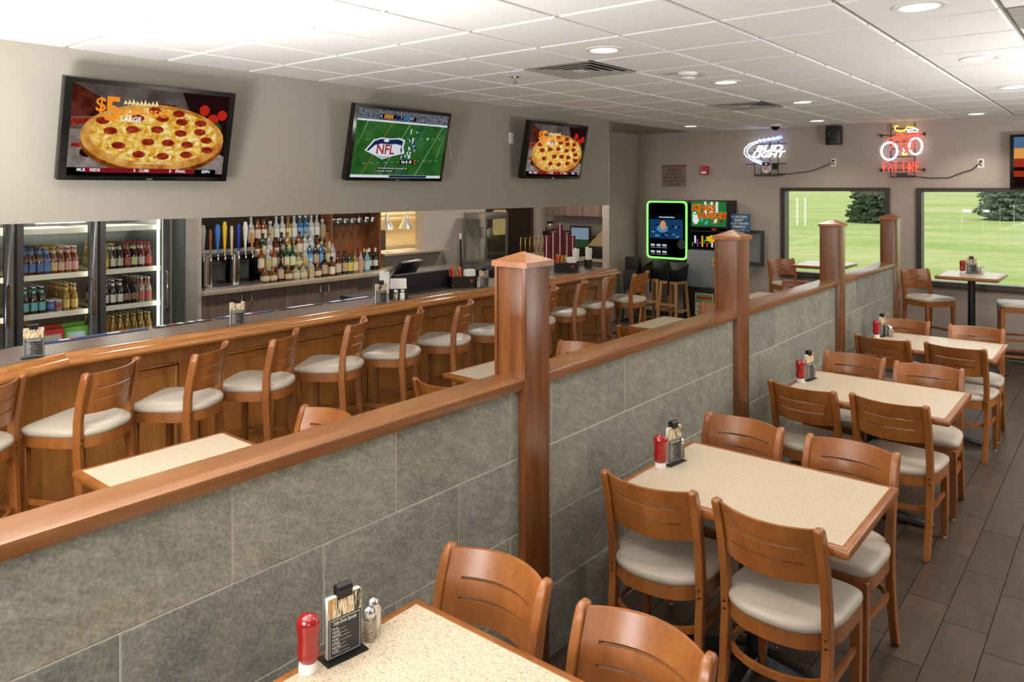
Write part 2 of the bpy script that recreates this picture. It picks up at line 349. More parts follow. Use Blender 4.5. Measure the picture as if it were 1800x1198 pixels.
# ------------------------------------------------------------ chairs and stools
def outline(a, b, n=28, fr=4.2, re=2.5, k=1.0):
    out = []
    for i in range(n):
        t = 2*PI*i/n; c, s = math.cos(t), math.sin(t); e = 2/(re if s > 0 else fr)
        out.append((k*a*math.copysign(abs(c)**e, c)*(1-.05*s), k*b*math.copysign(abs(s)**e, s)))
    return out
def make_chair(name, seat, top, label, cat, tall=False):
    t = thing(name, label, cat); ln = .6 if tall else 1
    base_ = seat-.068
    pts = [(0, .205), (.16*seat/.46, .155), (base_, .128), (seat+.1, .128+.009*ln), (top-.1, .128+.05*ln), (top-.012, .128+.084*ln), (top, .128+.088*ln)]
    def yp(z):
        for (z0, y0), (z1, y1) in zip(pts, pts[1:]):
            if z <= z1: return y0+(y1-y0)*(z-z0)/(z1-z0)
        return pts[-1][1]
    for s in (-1, 1):
        rings = []; zs = [0, .05, .12, .2, .3]+[base_*q for q in (.75, 1)]+[seat, seat+.08, seat+.16]+[top-.12, top-.05, top-.012, top]
        for z in sorted(set(zs)):
            w_ = .0165 if z < top-.02 else (.0155 if z < top else .010); d = .022 if z > base_*.6 else .018
            if z >= top-.0005: d = .012
            y = yp(z); x = s*.193
            rings.append([(x-w_, y-d, z), (x+w_, y-d, z), (x+w_, y+d, z), (x-w_, y+d, z)])
        p = MB().loft(rings).obj('rear_post', W_CH, t, bevel=.004, seg=1)
        bb = MB()
        for z in (seat-.022, seat-.052):
            bb.lathe([(.0065, 0), (.0055, .003), (0, .005)], 8, 0, M=Matrix.Translation((s*.193, yp(z)+.0215, z)) @ Matrix.Rotation(-PI/2, 4, 'X'))
        bb.obj('bolt', BRS, p, smooth=60)
        f = MB(); lx, ly = s*.188, -.185
        f.loft([[(lx-q, ly-q, z), (lx+q, ly-q, z), (lx+q, ly+q, z), (lx-q, ly+q, z)] for z, q in ((.008, .014), (base_*.6, .018), (seat-.03, .019))])
        lg = f.obj('front_leg', W_CH, t, bevel=.003, seg=1)
        MB().cyl((lx, ly, 0), .011, 0, .01, 8).obj('glide', WHT, lg)
    o1 = outline(.215, .215, 40, 6.5, 2.5)
    MB().loft([[(x, y, seat-.068) for x, y in o1], [(x, y, seat-.012) for x, y in o1]]).obj('seat_apron', W_CH, t, smooth=35)
    pad = MB().loft([[(x*k, y*k, z) for x, y in o1] for k, z in ((.985, seat-.014), (1.015, seat-.006), (1.025, seat+.006), (1.012, seat+.018), (.965, seat+.026), (.86, seat+.032), (.6, seat+.036), (.25, seat+.038))])
    pad.obj('seat_cushion', VIN, t, smooth=80)
    # slotted back panel
    pz = [top-.222, top-.158, top-.149, top-.098, top-.089, top-.012]; px_ = [-.18, -.16, -.135, -.1, -.066, -.033, 0, .033, .066, .1, .135, .16, .18]
    def P(x, z, side):
        q = 1-(x/.19)**2; zz = z+(.002*q if z > top-.02 else (-.004*q if z < top-.2 else 0))
        return (x, yp(z)-.01+.074*q+side*.007, zz)
    nx, nz = len(px_)-1, len(pz)-1
    pres = [[not (k in (1, 3) and abs((px_[i]+px_[i+1])/2) < .135) for i in range(nx)] for k in range(nz)]
    mb = MB()
    for k in range(nz):
        for i in range(nx):
            if not pres[k][i]: continue
            c = [(px_[i], pz[k]), (px_[i+1], pz[k]), (px_[i+1], pz[k+1]), (px_[i], pz[k+1])]
            F = [P(*q, -1) for q in c]; K = [P(*q, 1) for q in c]
            mb.add(F, [(0, 1, 2, 3)]); mb.add(K, [(3, 2, 1, 0)])
            for e, (dk, di) in enumerate(((-1, 0), (0, 1), (1, 0), (0, -1))):
                kk, ii = k+dk, i+di
                if not (0 <= kk < nz and 0 <= ii < nx and pres[kk][ii]):
                    a, b = e, (e+1) % 4; mb.add([F[a], F[b], K[b], K[a]], [(3, 2, 1, 0)])
    mb.obj('back_panel', W_CH, t, smooth=40)
    # bent stretcher hoop
    def hoop(z, nm):
        A = []
        for i in range(17):
            a = PI*i/16; A.append((.192*math.cos(a), .05+.165*math.sin(a) if 0 < i < 16 else -.165))
        A = [(.19, -.185)]+[(.196*math.cos(PI*i/14), .06+.14*math.sin(PI*i/14)) for i in range(15)]+[(-.19, -.185)]
        rings = []
        for i, (x, y) in enumerate(A):
            r = math.hypot(x, y) or 1; ux, uy = (x/r, y/r); ww = .008
            rings.append([(x-ux*ww, y-uy*ww, z-.013), (x+ux*ww, y+uy*ww, z-.013), (x+ux*ww, y+uy*ww, z+.013), (x-ux*ww, y-uy*ww, z+.013)])
        MB().loft(rings).obj(nm, W_CH, t, smooth=40)
    hoop(.26 if not tall else .4, 'stretcher_hoop')
    if tall:
        MB().box(-.165, .165, -.175, -.155, .25, .28).obj('foot_rest', W_CH, t, bevel=.003)
        for s in (-1, 1): MB().loft([[(s*.182-.008, y, z-.012), (s*.182+.008, y, z-.012), (s*.182+.008, y, z+.012), (s*.182-.008, y, z+.012)] for y, z in ((-.165, .22), (.145, .22))]).obj('side_stretcher', W_CH, t)
    return t
ch0 = make_chair('dining_chair', .455, .85, '', 'chair')
st0 = make_chair('bar_stool', .76, 1.085, '', 'bar stool', True)
used = {}
def put(proto, bx, by, rot, label, group, off=.214):
    o = proto if proto.name not in used else copy_tree(proto); used[proto.name] = 1
    r = math.radians(rot)                 # bx,by: middle of the back; rot 0 = sitter faces -y
    o.location = (bx+off*math.sin(r), by-off*math.cos(r), 0.003); o.rotation_euler = (0, 0, r); o['label'] = label; o['group'] = group
    return o
G1 = 'cherry dining chairs at the tables along the stone divider'
RT = ['nearest dining table', 'second dining table', 'third dining table', 'fourth dining table']
CH = [(-1.577, 1.838, 2, 0, 'far', 'wall'), (-1.03, 1.817, -1, 0, 'far', 'aisle'),
      (-1.532, 2.773, 184, 1, 'near', 'wall'), (-1.042, 2.777, 177, 1, 'near', 'aisle'), (-1.547, 3.766, -3, 1, 'far', 'wall'), (-1.014, 3.737, -4, 1, 'far', 'aisle'),
      (-1.552, 4.744, 174, 2, 'near', 'wall'), (-1.067, 4.708, 176, 2, 'near', 'aisle'), (-1.543, 5.763, -4, 2, 'far', 'wall'), (-1.062, 5.724, 3, 2, 'far', 'aisle'),
      (-1.554, 6.636, 176, 3, 'near', 'wall'), (-1.041, 6.61, 176, 3, 'near', 'aisle'), (-1.604, 7.593, -1, 3, 'far', 'wall'), (-1.038, 7.579, 2, 3, 'far', 'aisle')]
for bx, by, r, ti, s, e in CH:
    bx *= .99; by *= .993
    if s == 'near': by = [0, 2.715, 4.615, 6.52][ti]
    put(ch0, bx, by, r, 'cherry dining chair on the %s side of the %s, %s' % (s, RT[ti], 'wall place' if e == 'wall' else 'aisle place'), G1)
G2 = 'cherry dining chairs between the bar and the stone divider'
LTn = ['leftmost table in front of the bar', 'table left of the first tall post', 'table before the second tall post', 'table behind the second tall post']
for bx, by, r, lab in [(-3.3, 2.49, 4, 'cherry chair back over the divider cap, nearest the leftmost table'), (-3.27, 3.28, 183, 'cherry chair back just left of the %s' % LTn[1]),
                       (-3.26, 4.83, 3, 'cherry chair back right of the first tall post, over the cap'), (-3.25, 5.66, 181, 'cherry chair back on the near side of the %s' % LTn[2]),
                       (-3.27, 7.36, 2, 'cherry chair back between the poster cabinet and the second tall post'), (-3.3, 9.85, 4, 'cherry chair back right of the second tall post')]:
    put(ch0, bx, by, r, lab, G2)
G3 = 'cherry bar stools lined up along the bar'
ST_ = [(-4.27, 1.23, -32), (-4.23, 1.78, -29), (-4.24, 2.35, -35), (-4.27, 2.88, -34), (-4.3, 3.49, -35), (-4.28, 4.04, -33), (-4.29, 4.62, -28), (-4.29, 5.2, -32), (-4.29, 5.83, -30), (-4.34, 6.42, -27), (-4.36, 7.0, -24), (-4.3, 7.56, -8)]
for k, (bx, by, a) in enumerate(ST_):
    lab = '%s bar stool from the left along the wooden bar, grey cushion' % ORD[k]
    if k == 0: lab = 'bar stool cut by the left edge of the picture, first along the bar'
    if k == 11: lab = 'last bar stool at the far end of the wooden bar'
    o = put(st0, bx, by, 0, lab, G3)
    r = math.radians(a); f = Vector((-math.cos(r), math.sin(r), 0))          # facing the bar, swivelled
    o.location = (bx+f.x*.18, by+f.y*.18, .003); o.rotation_euler = (0, 0, math.atan2(f.x, -f.y))
def stool_at(x, y, deg, lab):
    o = copy_tree(st0); o.location = (x, y, .003); o.rotation_euler = (0, 0, math.radians(deg)); o['label'] = lab; o['group'] = 'high stools by the windows'
stool_at(-1.83, 9.8, 57, 'high wooden stool left of the high table under the right window')
stool_at(-.93, 9.9, -78, 'high wooden stool cut by the right edge of the picture')
stool_at(-3.52, 10.12, 57, 'high wooden stool left of the high table at the left window')

# ------------------------------------------------------------ tables
def make_table(name, w, d, h, label, cat='table'):
    t = thing(name, label, cat)
    e = .03
    MB().box(-w/2+e, w/2-e, -d/2+e, d/2-e, h-.034, h).obj('laminate_top', LA, t)
    ed = MB()
    ed.loft([[(sx*(w/2-o), sy*(d/2-o), z) for sx, sy in ((-1, -1), (1, -1), (1, 1), (-1, 1))] for o, z in ((e, h), (.006, h-.001), (0, h-.008), (0, h-.03), (.008, h-.038), (e, h-.038))], 0, False)
    ed.obj('wood_edge', W_CH, t, smooth=50)
    MB().cyl((0, 0, 0), .038, .04, h-.045, 16).obj('pedestal', BLK, t, smooth=40)
    MB().box(-.17, .17, -.2, .2, h-.046, h-.036).obj('mounting_plate', BLK, t)
    for a in (0, 90):
        M_ = Matrix.Rotation(math.radians(a), 4, 'Z'); L_ = .34 if a == 0 else .28
        MB().loft([[(x, -q, z0), (x, q, z0), (x, q*.7, z1), (x, -q*.7, z1)] for x, q, z0, z1 in ((-L_, .03, .01, .03), (-.05, .045, .02, .075), (.05, .045, .02, .075), (L_, .03, .01, .03))], M=M_).obj('base_foot', BLK, t, bevel=.004, seg=1)
        for s in (-1, 1): MB().cyl((0, 0, 0), .016, 0, .014, 8, M=M_ @ Matrix.Translation((s*(L_-.02), 0, 0))).obj('glide', BLK, t)
    return t
tb0 = make_table('dining_table', .955, .735, .76, '')
G4 = 'speckled dining tables along the stone divider'
TP = [(-1.24, 1.262), (-1.24, 3.155), (-1.245, 5.075), (-1.25, 6.96)]
TL = ['speckled beige dining table cut by the bottom edge of the picture', 'speckled beige dining table second along the stone divider, in the middle foreground', 'speckled beige dining table third along the stone divider', 'speckled beige dining table fourth along the divider, nearest the window']
for k, (x, y) in enumerate(TP):
    o = tb0 if k == 0 else copy_tree(tb0); o.location = (x, y, .003); o['label'] = TL[k]; o['group'] = G4
LTP = [(-3.2, 1.74), (-3.18, 4.08), (-3.14, 6.43), (-3.1, 8.78)]
LTL = ['pale speckled table in front of the bar at the far left', 'pale speckled table mostly hidden behind the first tall post', 'pale speckled table left of the second tall post', 'pale speckled table right of the second tall post, behind the divider']
for k, (x, y) in enumerate(LTP):
    o = copy_tree(tb0); o.location = (x, y, .003); o['label'] = LTL[k]; o['group'] = 'speckled tables between bar and divider'
ht = make_table('high_table', .6, .76, 1.07, 'high speckled table on a black pedestal under the right window', 'high table'); ht.location = (-1.38, 9.78, .003)
ht2 = copy_tree(ht); ht2.location = (-3.03, 9.98, .003); ht2['label'] = 'high speckled table under the left window behind the divider'
for o in (ht, ht2): o['group'] = 'high tables at the windows'
# ------------------------------------------------------------ the bar
BP = [(-3.91, -.2), (-4.72, 1.75), (-4.72, 7.8)]
def off_path(o):
    d1 = Vector((BP[1][0]-BP[0][0], BP[1][1]-BP[0][1])).normalized(); d2 = Vector((0, 1))
    n1 = Vector((-d1.y, d1.x)); n2 = Vector((-1, 0)); mi = (n1+n2)/(1+n1.dot(n2))
    return [Vector(BP[0])+n1*o, Vector(BP[1])+mi*o, Vector(BP[2])+n2*o]
def bar_sweep(prof, seg=None):
    P = [off_path(o) for o, z in prof]; idx = [0, 1, 2] if seg is None else seg
    return MB().loft([[(P[k][i].x, P[k][i].y, prof[k][1]) for k in range(len(prof))] for i in idx])
bar = thing('bar_counter', 'long wooden bar with grey laminate top and rounded rail', 'bar', (0, 0, 0))
bar_sweep([(.1, 1.03), (.1, 1.07), (.53, 1.07), (.53, 1.03)]).obj('bar_top', BT, bar)
RP = [(.055, .995), (.03, .997), (.008, 1.004), (-.002, 1.018), (-.001, 1.034), (.01, 1.047), (.028, 1.053), (.043, 1.055), (.046, 1.066), (.051, 1.076), (.06, 1.081), (.09, 1.08), (.1, 1.073), (.102, 1.03)]
for s_ in ([0, 1], [1, 2]): bar_sweep(RP, s_).obj('arm_rail', W_RAIL, bar, smooth=50)
bar_sweep([(.26, .06), (.26, 1.03), (.48, 1.03), (.48, .06)]).obj('bar_front', W_BAR, bar)
bar_sweep([(.31, 0), (.31, .06), (.48, .06), (.48, 0)]).obj('toe_kick', BLK, bar)
bar_sweep([(.235, .06), (.235, .17), (.26, .17), (.26, .06)]).obj('base_board', W_BAR, bar)
bar_sweep([(.235, .93), (.235, 1.0), (.26, 1.0), (.26, .93)]).obj('top_moulding', W_BAR, bar)
ps = []
for y0 in [1.86+.74*i for i in range(8)]: ps.append((-4.98, y0+.35, 0, .6))
d1 = Vector((BP[1][0]-BP[0][0], BP[1][1]-BP[0][1])).normalized(); ang = -math.atan2(d1.x, d1.y)
for q in (.45, 1.2, 1.85):
    p = off_path(.26)[1]-d1*q; ps.append((p.x, p.y, -ang*-1, .55))
for x, y, a, w_ in ps:
    f = MB(); h0, h1 = .23, .87; t_ = .02
    f.box(0, .014, -w_/2, w_/2, h0, h0+t_).box(0, .014, -w_/2, w_/2, h1-t_, h1).box(0, .014, -w_/2, -w_/2+t_, h0+t_, h1-t_).box(0, .014, w_/2-t_, w_/2, h0+t_, h1-t_)
    pm = f.obj('panel_moulding', W_BAR, bar, (x, y, 0), a, bevel=.004, seg=1)
    MB().box(0, .004, -w_/2+t_+.05, w_/2-t_-.05, h0+t_+.05, h1-t_-.05).obj('raised_panel', W_BAR, pm, bevel=.0015, seg=1)
# rubber service mats along the inner edge of the bar
MATB = mat('blue_bar_mat', '#23407C', .6); MATK = mat('black_bar_mat', '#1B1B1E', .6); MATW = mat('mat_print_white', '#D8D8DC', .6); MATR = mat('mat_print_red', '#B03030', .6)
def bar_mat(y0, y1, m, lab, prints, o=.0):
    b = thing('bar_mat', lab, 'bar mat', (-5.2+o, (y0+y1)/2, 1.07), 0, 'printed service mats along the inner bar edge')
    L_ = (y1-y0)/2
    MB().box(-.045, .01, -L_, L_, .001, .007).obj('mat_sheet', m, b, bevel=.002, seg=1)
    for (py, hw, mm) in prints: MB().box(-.04, .005, py-hw, py+hw, .007, .0085).obj('mat_print', [MATW, MATR][mm], b)
bar_mat(1.78, 2.42, MATB, 'blue printed bar mat behind the first menu stand', [(-.2, .03, 0), (-.15, .02, 1), (.1, .04, 0), (.17, .02, 1)])
bar_mat(2.47, 2.88, MATK, 'black checkered bar mat in front of the right cooler door', [(-.15, .02, 0), (-.08, .02, 1), (-.02, .02, 0), (.06, .02, 0), (.13, .02, 0)])
bar_mat(2.93, 3.4, MATB, 'blue printed bar mat left of the second menu stand', [(-.12, .04, 0), (.02, .03, 0), (.08, .02, 1)])
bar_mat(3.46, 3.86, MATK, 'black and white bar mat before the cabinet doors', [(0, .12, 0)])
bar_mat(3.92, 4.38, MATB, 'blue and white bar mat beside the napkin caddy', [(-.14, .05, 0), (.08, .12, 0)])
# menu stands
PHO = mat('menu_photo_print', '#C9A97A', .5); v = coords(PHO, (60, 60, 9)); base(PHO, ramp(PHO, noise(PHO, v, 2, 2), [(.4, '#3A2C22'), (.5, '#E8DCC0'), (.6, '#B88A48')]))
MBK = mat('menu_blackboard_print', '#2A2A2B', .5)
def make_menu():
    t = thing('menu_stand', '', 'menu stand')
    MB().box(-.062, .062, -.03, .03, 0, .004).obj('stand_base', BLK, t)
    MB().box(-.055, .055, -.009, .009, .004, .16).obj('acrylic_sleeve', ACR, t)
    MB().box(-.05, .05, -.007, .007, .006, .155).obj('card', PAP, t)
    q = MB(); 
    for sgn in (1, -1):
        k = MB(); k.rect(-.05, .05, .105, .155, .0101, 1).rect(-.05, .05, .006, .105, .0101, 0); k.rect(-.046, .046, .01, .1012, .0103, 2).rect(-.045, .045, .011, .1, .0105, 0)
        k.text('Daily Drink Specials', .013, 0, .092, .0107, 2, .07)
        for r in range(7):
            k.text(['Monday', 'Tuesday', 'Wednesday', 'Thursday', 'Friday', 'Saturday', 'Sunday'][r], .0075, -.04, .08-.0095*r, .0107, 2, .02+.003*(r % 3), align='LEFT')
            k.rect(-.036, .002+.006*((r*5) % 4), .0742-.0095*r, .0748-.0095*r, .0107, 2)
        if sgn < 0: k.v = [(-x, -y, z) for x, y, z in k.v]
        q.add(k.v, []); o_ = len(q.v)-len(k.v); q.f += [tuple(i+o_ for i in f) for f in k.f]; q.m += k.m
    q.obj('printed_page', [MBK, PHO, PAP], t)
    MB().lathe([(.0, -.022), (.014, -.022), (.014, .022), (0, .022)], 14, 0, M=Matrix.Translation((0, 0, .168)) @ Matrix.Rotation(PI/2, 4, 'Y')).box(-.022, .022, -.012, .012, .148, .165).obj('clip', BLK, t, smooth=40)
    return t
mn0 = make_menu(); GM = 'acrylic drink menu stands'; _first = [True]
def menu(x, y, z, deg, lab):
    o = mn0 if _first[0] else copy_tree(mn0); _first[0] = False
    o.location = (x, y, z); o.rotation_euler = (0, 0, math.radians(deg)); o.scale = (1, 1, 1.08); o['label'] = lab; o['group'] = GM
menu(-4.83, 1.60, 1.07, 78, 'drink menu stand on the bar in front of the cooler')
menu(-4.84, 2.87, 1.07, 78, 'drink menu stand on the bar before the brown cabinet doors')
menu(-4.84, 4.18, 1.07, 78, 'drink menu stand on the bar beside the napkin caddy')
menu(-4.87, 5.51, 1.07, 78, 'drink menu stand on the bar right of the black straw caddy')
menu(-1.66, 1.3, .763, 82, 'drink menu stand on the nearest dining table')
menu(-1.64, 3.18, .763, 82, 'drink menu stand on the second dining table')
menu(-1.66, 5.14, .763, 82, 'drink menu stand on the third dining table')
menu(-1.66, 7.05, .763, 82, 'drink menu stand on the fourth dining table')
menu(-1.4, 9.9, 1.073, 20, 'drink menu stand on the high table under the right window')
# ketchup bottles, shakers
def make_ketchup():
    t = thing('ketchup_bottle', '', 'ketchup bottle')
    MB().lathe([(0, 0), (.024, 0), (.0255, .003), (.024, .026), (0, .026)], 18).obj('cap', WHT, t, smooth=40)
    prof = [(.02, .025), (.026, .031), (.03, .042), (.0305, .062), (.0275, .078), (.0305, .1), (.0325, .125), (.03, .138), (.021, .146), (.006, .15)]
    MB().loft([[(r*math.cos(2*PI*j/18)*1.0, r*.8*math.sin(2*PI*j/18), z) for j in range(18)] for r, z in prof]).obj('bottle_body', KET, t, smooth=70)
    return t
def make_shaker(nm, fill, cat):
    t = thing(nm, '', cat); s = .019
    MB().loft([[(sx*q, sy*q, z) for sx, sy in ((-1, -1), (1, -1), (1, 1), (-1, 1))] for q, z in ((s*.95, 0), (s, .004), (s, .055), (s*.7, .066))]).obj('glass_jar', fill, t, bevel=.004)
    MB().lathe([(.0165, .062), (.019, .066), (.019, .078), (.014, .088), (0, .093)], 14).obj('chrome_top', CHR, t, smooth=50)
    return t
PEP = mat('pepper_in_glass', '#7D6F5C', .15, coat=.6); v = coords(PEP, (1, 1, 1)); base(PEP, ramp(PEP, noise(PEP, v, 400, 2), [(.4, '#4C4034'), (.6, '#A89A84')]))
SAL = mat('salt_in_glass', '#D6D2C8', .15, coat=.6)
k0 = make_ketchup(); s0 = make_shaker('salt_shaker', SAL, 'salt shaker'); p0 = make_shaker('pepper_shaker', PEP, 'pepper shaker'); first = set()
def place(o, x, y, z, deg, lab, grp):
    o2 = o if o.name not in first else copy_tree(o); first.add(o.name)
    o2.location = (x, y, z); o2.rotation_euler = (0, 0, math.radians(deg)); o2['label'] = lab; o2['group'] = grp
for (x, y), (xp, yp), (xs, ys), z, nm in [((-1.675, 1.198), (-1.662, 1.39), (-1.69, 1.43), .763, 'nearest dining table'), ((-1.655, 3.084), (-1.65, 3.27), (-1.68, 3.3), .763, 'second dining table'),
                                 ((-1.675, 5.025), (-1.67, 5.235), (-1.69, 5.27), .763, 'third dining table'), ((-1.68, 6.95), (-1.6, 7.07), (-1.62, 7.11), .763, 'fourth dining table'), ((-1.48, 9.86), (-1.33, 9.93), (-1.31, 9.98), 1.073, 'high table under the right window')]:
    place(k0, x, y, z, 30, 'red ketchup bottle with white cap on the '+nm, 'upside-down ketchup bottles')
    place(p0, xp, yp, z, 30, 'pepper shaker with chrome top on the '+nm, 'pepper shakers')
    place(s0, xs, ys, z, 30, 'salt shaker with chrome top on the '+nm, 'salt shakers')
place(p0, -4.90, 4.40, 1.07, 30, 'pepper shaker with chrome top on the bar by the napkin caddy', 'pepper shakers')
place(s0, -4.88, 4.46, 1.07, 30, 'salt shaker with chrome top on the bar by the napkin caddy', 'salt shakers')
# things on the bar
NAP = mat('napkin_paper', '#E9E6E0', .85); STR = mat('red_straw', '#D02A2A', .4); STY = mat('yellow_straw', '#D8C23A', .4); STG = mat('green_straw', '#5A9A3A', .4)
def caddy(x, y, deg, lab, straws=True):
    t = thing('bar_caddy', lab, 'bar caddy', (x, y, 1.07), math.radians(deg), 'black bar caddies')
    b = MB(); w_, d, h = .13, .075, .11
    b.box(-w_, w_, -d, -d+.005, 0, h).box(-w_, w_, d-.005, d, 0, h).box(-w_, -w_+.005, -d, d, 0, h).box(w_-.005, w_, -d, d, 0, h).box(-w_, w_, -d, d, 0, .005).box(.02, .025, -d, d, 0, h)
    b.obj('box', BLK, t)
    MB().poly([(.05, .08), (.075, .035), (.1, .08)], d+.0005, 0).obj('emblem', mat('emblem_red', '#8A2A2A', .5), t)
    for k in range(5): MB().box(.03, .124, -.05+k*.02, -.038+k*.02, .006, .165+.006*(k % 2)).obj('napkin_stack', NAP, t)
    rn = random.Random(len(lab))
    for k in range(16):
        xx = -.115+.007*k+.005; q = MB().tube([(xx, rn.uniform(-.05, .05), .006), (xx+rn.uniform(-.008, .008), rn.uniform(-.06, .06), .2+rn.uniform(-.02, .01))], .0055, 6)
        q.obj('straw', [STR, STR, STR, STY, STR, STG][k % 6], t)
    return t
caddy(-5.06, 5.4, 62, 'black caddy with red straws and napkins beside the register box')
caddy(-5.06, 7.13, 52, 'black caddy with red straws in front of the stacked cups')
nb = thing('napkin_caddy', 'napkin holder with white and red napkins beside the black box', 'napkin holder', (-4.98, 4.5, 1.07), math.radians(50))
MB().box(-.08, .08, -.07, .07, 0, .09).obj('holder_box', BLK, nb)
for k in range(6): MB().box(-.07, .07, -.06+k*.02, -.045+k*.02, .06, (.115 if k < 2 else .185)-.006*k).obj('napkin', STR if k == 1 else NAP, nb)
bx = thing('register_box', 'black wooden box standing on the inner edge of the bar', 'box', (-5.2, 5.03, 1.07), 0)
MB().box(-.035, .035, -.36, .36, 0, .17).obj('side_board', BLKM, bx, bevel=.003)
MB().box(-.06, -.035, -.36, -.34, 0, .17).obj('end_board', BLKM, bx)
uc = thing('under_counter', 'black service counter behind the bar holding the register', 'counter', (-5.62, 5.2, 0))
MB().box(-.28, .28, -.6, 1.4, 0, .93).obj('counter_body', BLKM, uc); MB().box(-.29, .29, -.61, 1.41, .93, 1.0).obj('counter_top', BLKM, uc)
pos = thing('register_terminal', 'black touch-screen register terminal behind the bar', 'register', (-5.45, 5.05, 1.0), math.radians(-75))
MB().box(-.16, .16, -.14, .14, 0, .06).obj('base_unit', BLK, pos, bevel=.01)
MB().box(-.04, .04, -.03, .03, .06, .2).obj('neck', BLK, pos)
MB().box(-.19, .19, -.018, .018, -.13, .13, 0, Matrix.Translation((0, -.03, .22)) @ Matrix.Rotation(math.radians(-35), 4, 'X')).obj('screen_housing', BLK, pos, bevel=.008)
pr_ = thing('receipt_printer', 'white trimmed receipt printer beside the register terminal', 'printer', (-5.45, 5.52, 1.0), math.radians(-80))
MB().box(-.08, .08, -.1, .1, 0, .14).obj('printer_body', BLK, pr_, bevel=.012); MB().tube([(-.085, -.09, .13), (-.085, .05, .165), (.085, .05, .165), (.085, -.09, .13)], .012, 8).obj('white_lid_rim', WHT, pr_, smooth=50)
MB().box(-.05, .05, -.115, -.108, .06, .16).obj('receipt_paper', PAP, pr_)
for k, (x, y, h, mm, lab) in enumerate([(-5.3, 4.62, .2, PAP, 'white card standing left of the register terminal')]):
    tag(MB().box(-.045, .045, -.004, .004, 0, h).obj('sign_card', mm, None, (x, y, 1.07), math.radians(55)), lab, 'card')
# cup towers, bottles with gold pourers, straw holders at the far end of the bar
CUPR = mat('maroon_cup', '#6E1420', .3); CUPW = mat('cup_pale_stripe', '#E2C4C4', .4)
for k, (x, y, h) in enumerate([(-5.42, 7.27, .51), (-5.42, 7.4, .55), (-5.41, 7.53, .64), (-5.4, 7.66, .53), (-5.39, 7.77, .49)]):
    t = thing('cup_tower', '%s stack from the left of maroon paper cups behind the bar' % ORD[k].capitalize(), 'cup stack', (x, y, .96), 0, 'towers of stacked maroon cups')
    n = int(h/.022); pr = []
    for i in range(n): pr += [(.034, i*.022), (.037, i*.022+.019), (.0385, i*.022+.0195), (.0385, i*.022+.022)]
    MB().lathe([(0, 0)]+pr+[(0, n*.022)], 16).obj('cups', CUPR, t, smooth=50)
    MB().add([(.039*math.cos(a), .039*math.sin(a), z) for z in (.01, n*.022-.01) for a in (-1.15, -1.0, -.85)], [(0, 1, 4, 3), (1, 2, 5, 4)]).obj('pale_stripe', CUPW, t)
uc2 = thing('ice_bin', 'steel ice bin behind the far end of the bar', 'ice bin', (-5.6, 7.5, 0)); MB().box(-.32, .32, -.85, .6, .05, .95).obj('bin_body', STL, uc2, bevel=.01); MB().box(-.33, .33, -.86, .61, .95, .96).obj('bin_top', STL, uc2)
for k in range(6):
    y = 7.05+.06*k; t = thing('syrup_bottle', 'clear syrup bottle with gold pump behind the bar, %s from the left' % ORD[k], 'bottle', (-5.78, 7.22+.09*k, .96), 0, 'syrup bottles with gold pumps')
    MB().lathe([(0, 0), (.03, 0), (.031, .01), (.031, .15), (.012, .2), (.012, .23), (0, .23)], 14, [0, 0, 1, 0, 0, 0]).obj('bottle_glass', [mat('syrup_glass', '#A9A79F', .1, coat=.7), mat('syrup_label', '#56668E', .5)], t, smooth=45)
    MB().lathe([(.016, .23), (.016, .25), (.008, .256), (.006, .29), (.009, .3), (.006, .36), (.008, .4), (.006, .42), (.006, .475), (0, .478)], 10).obj('gold_pump', GLD, t, smooth=45)
    MB().tube([(0, 0, .468), (.05, -.03, .466), (.058, -.035, .455)], .004, 6).obj('pump_spout', GLD, t)
for k, (x, y) in enumerate([(-5.13, 7.45), (-5.1, 7.68)]):
    t = thing('straw_holder', ['glass of white wrapped straws left of the other one', 'glass of white wrapped straws at the end of the bar'][k], 'straw holder', (x, y, 1.07), 0, 'holders of white wrapped straws')
    MB().lathe([(0, 0), (.045, 0), (.05, .1), (.047, .1), (.042, .005)], 14).obj('holder', BLK if k else DGR, t, smooth=40)
    rn = random.Random(k)
    for q in range(12):
        a = q*2.4; r = .012+.022*((q % 3)/2); MB().tube([(r*.8*math.cos(a), r*.8*math.sin(a), .008), (r*1.3*math.cos(a), r*1.3*math.sin(a), .24+rn.uniform(-.015, .02))], .006, 6).obj('wrapped_straw', PAP, t)
tag(MB().lathe([(0, 0), (.03, 0), (.036, .11), (.034, .11), (.028, .006), (0, .006)], 16).obj('drinking_glass', ACR, None, (-5.0, 6.8, 1.07), smooth=40), 'small clear glass on the bar beside the first tall post', 'glass')

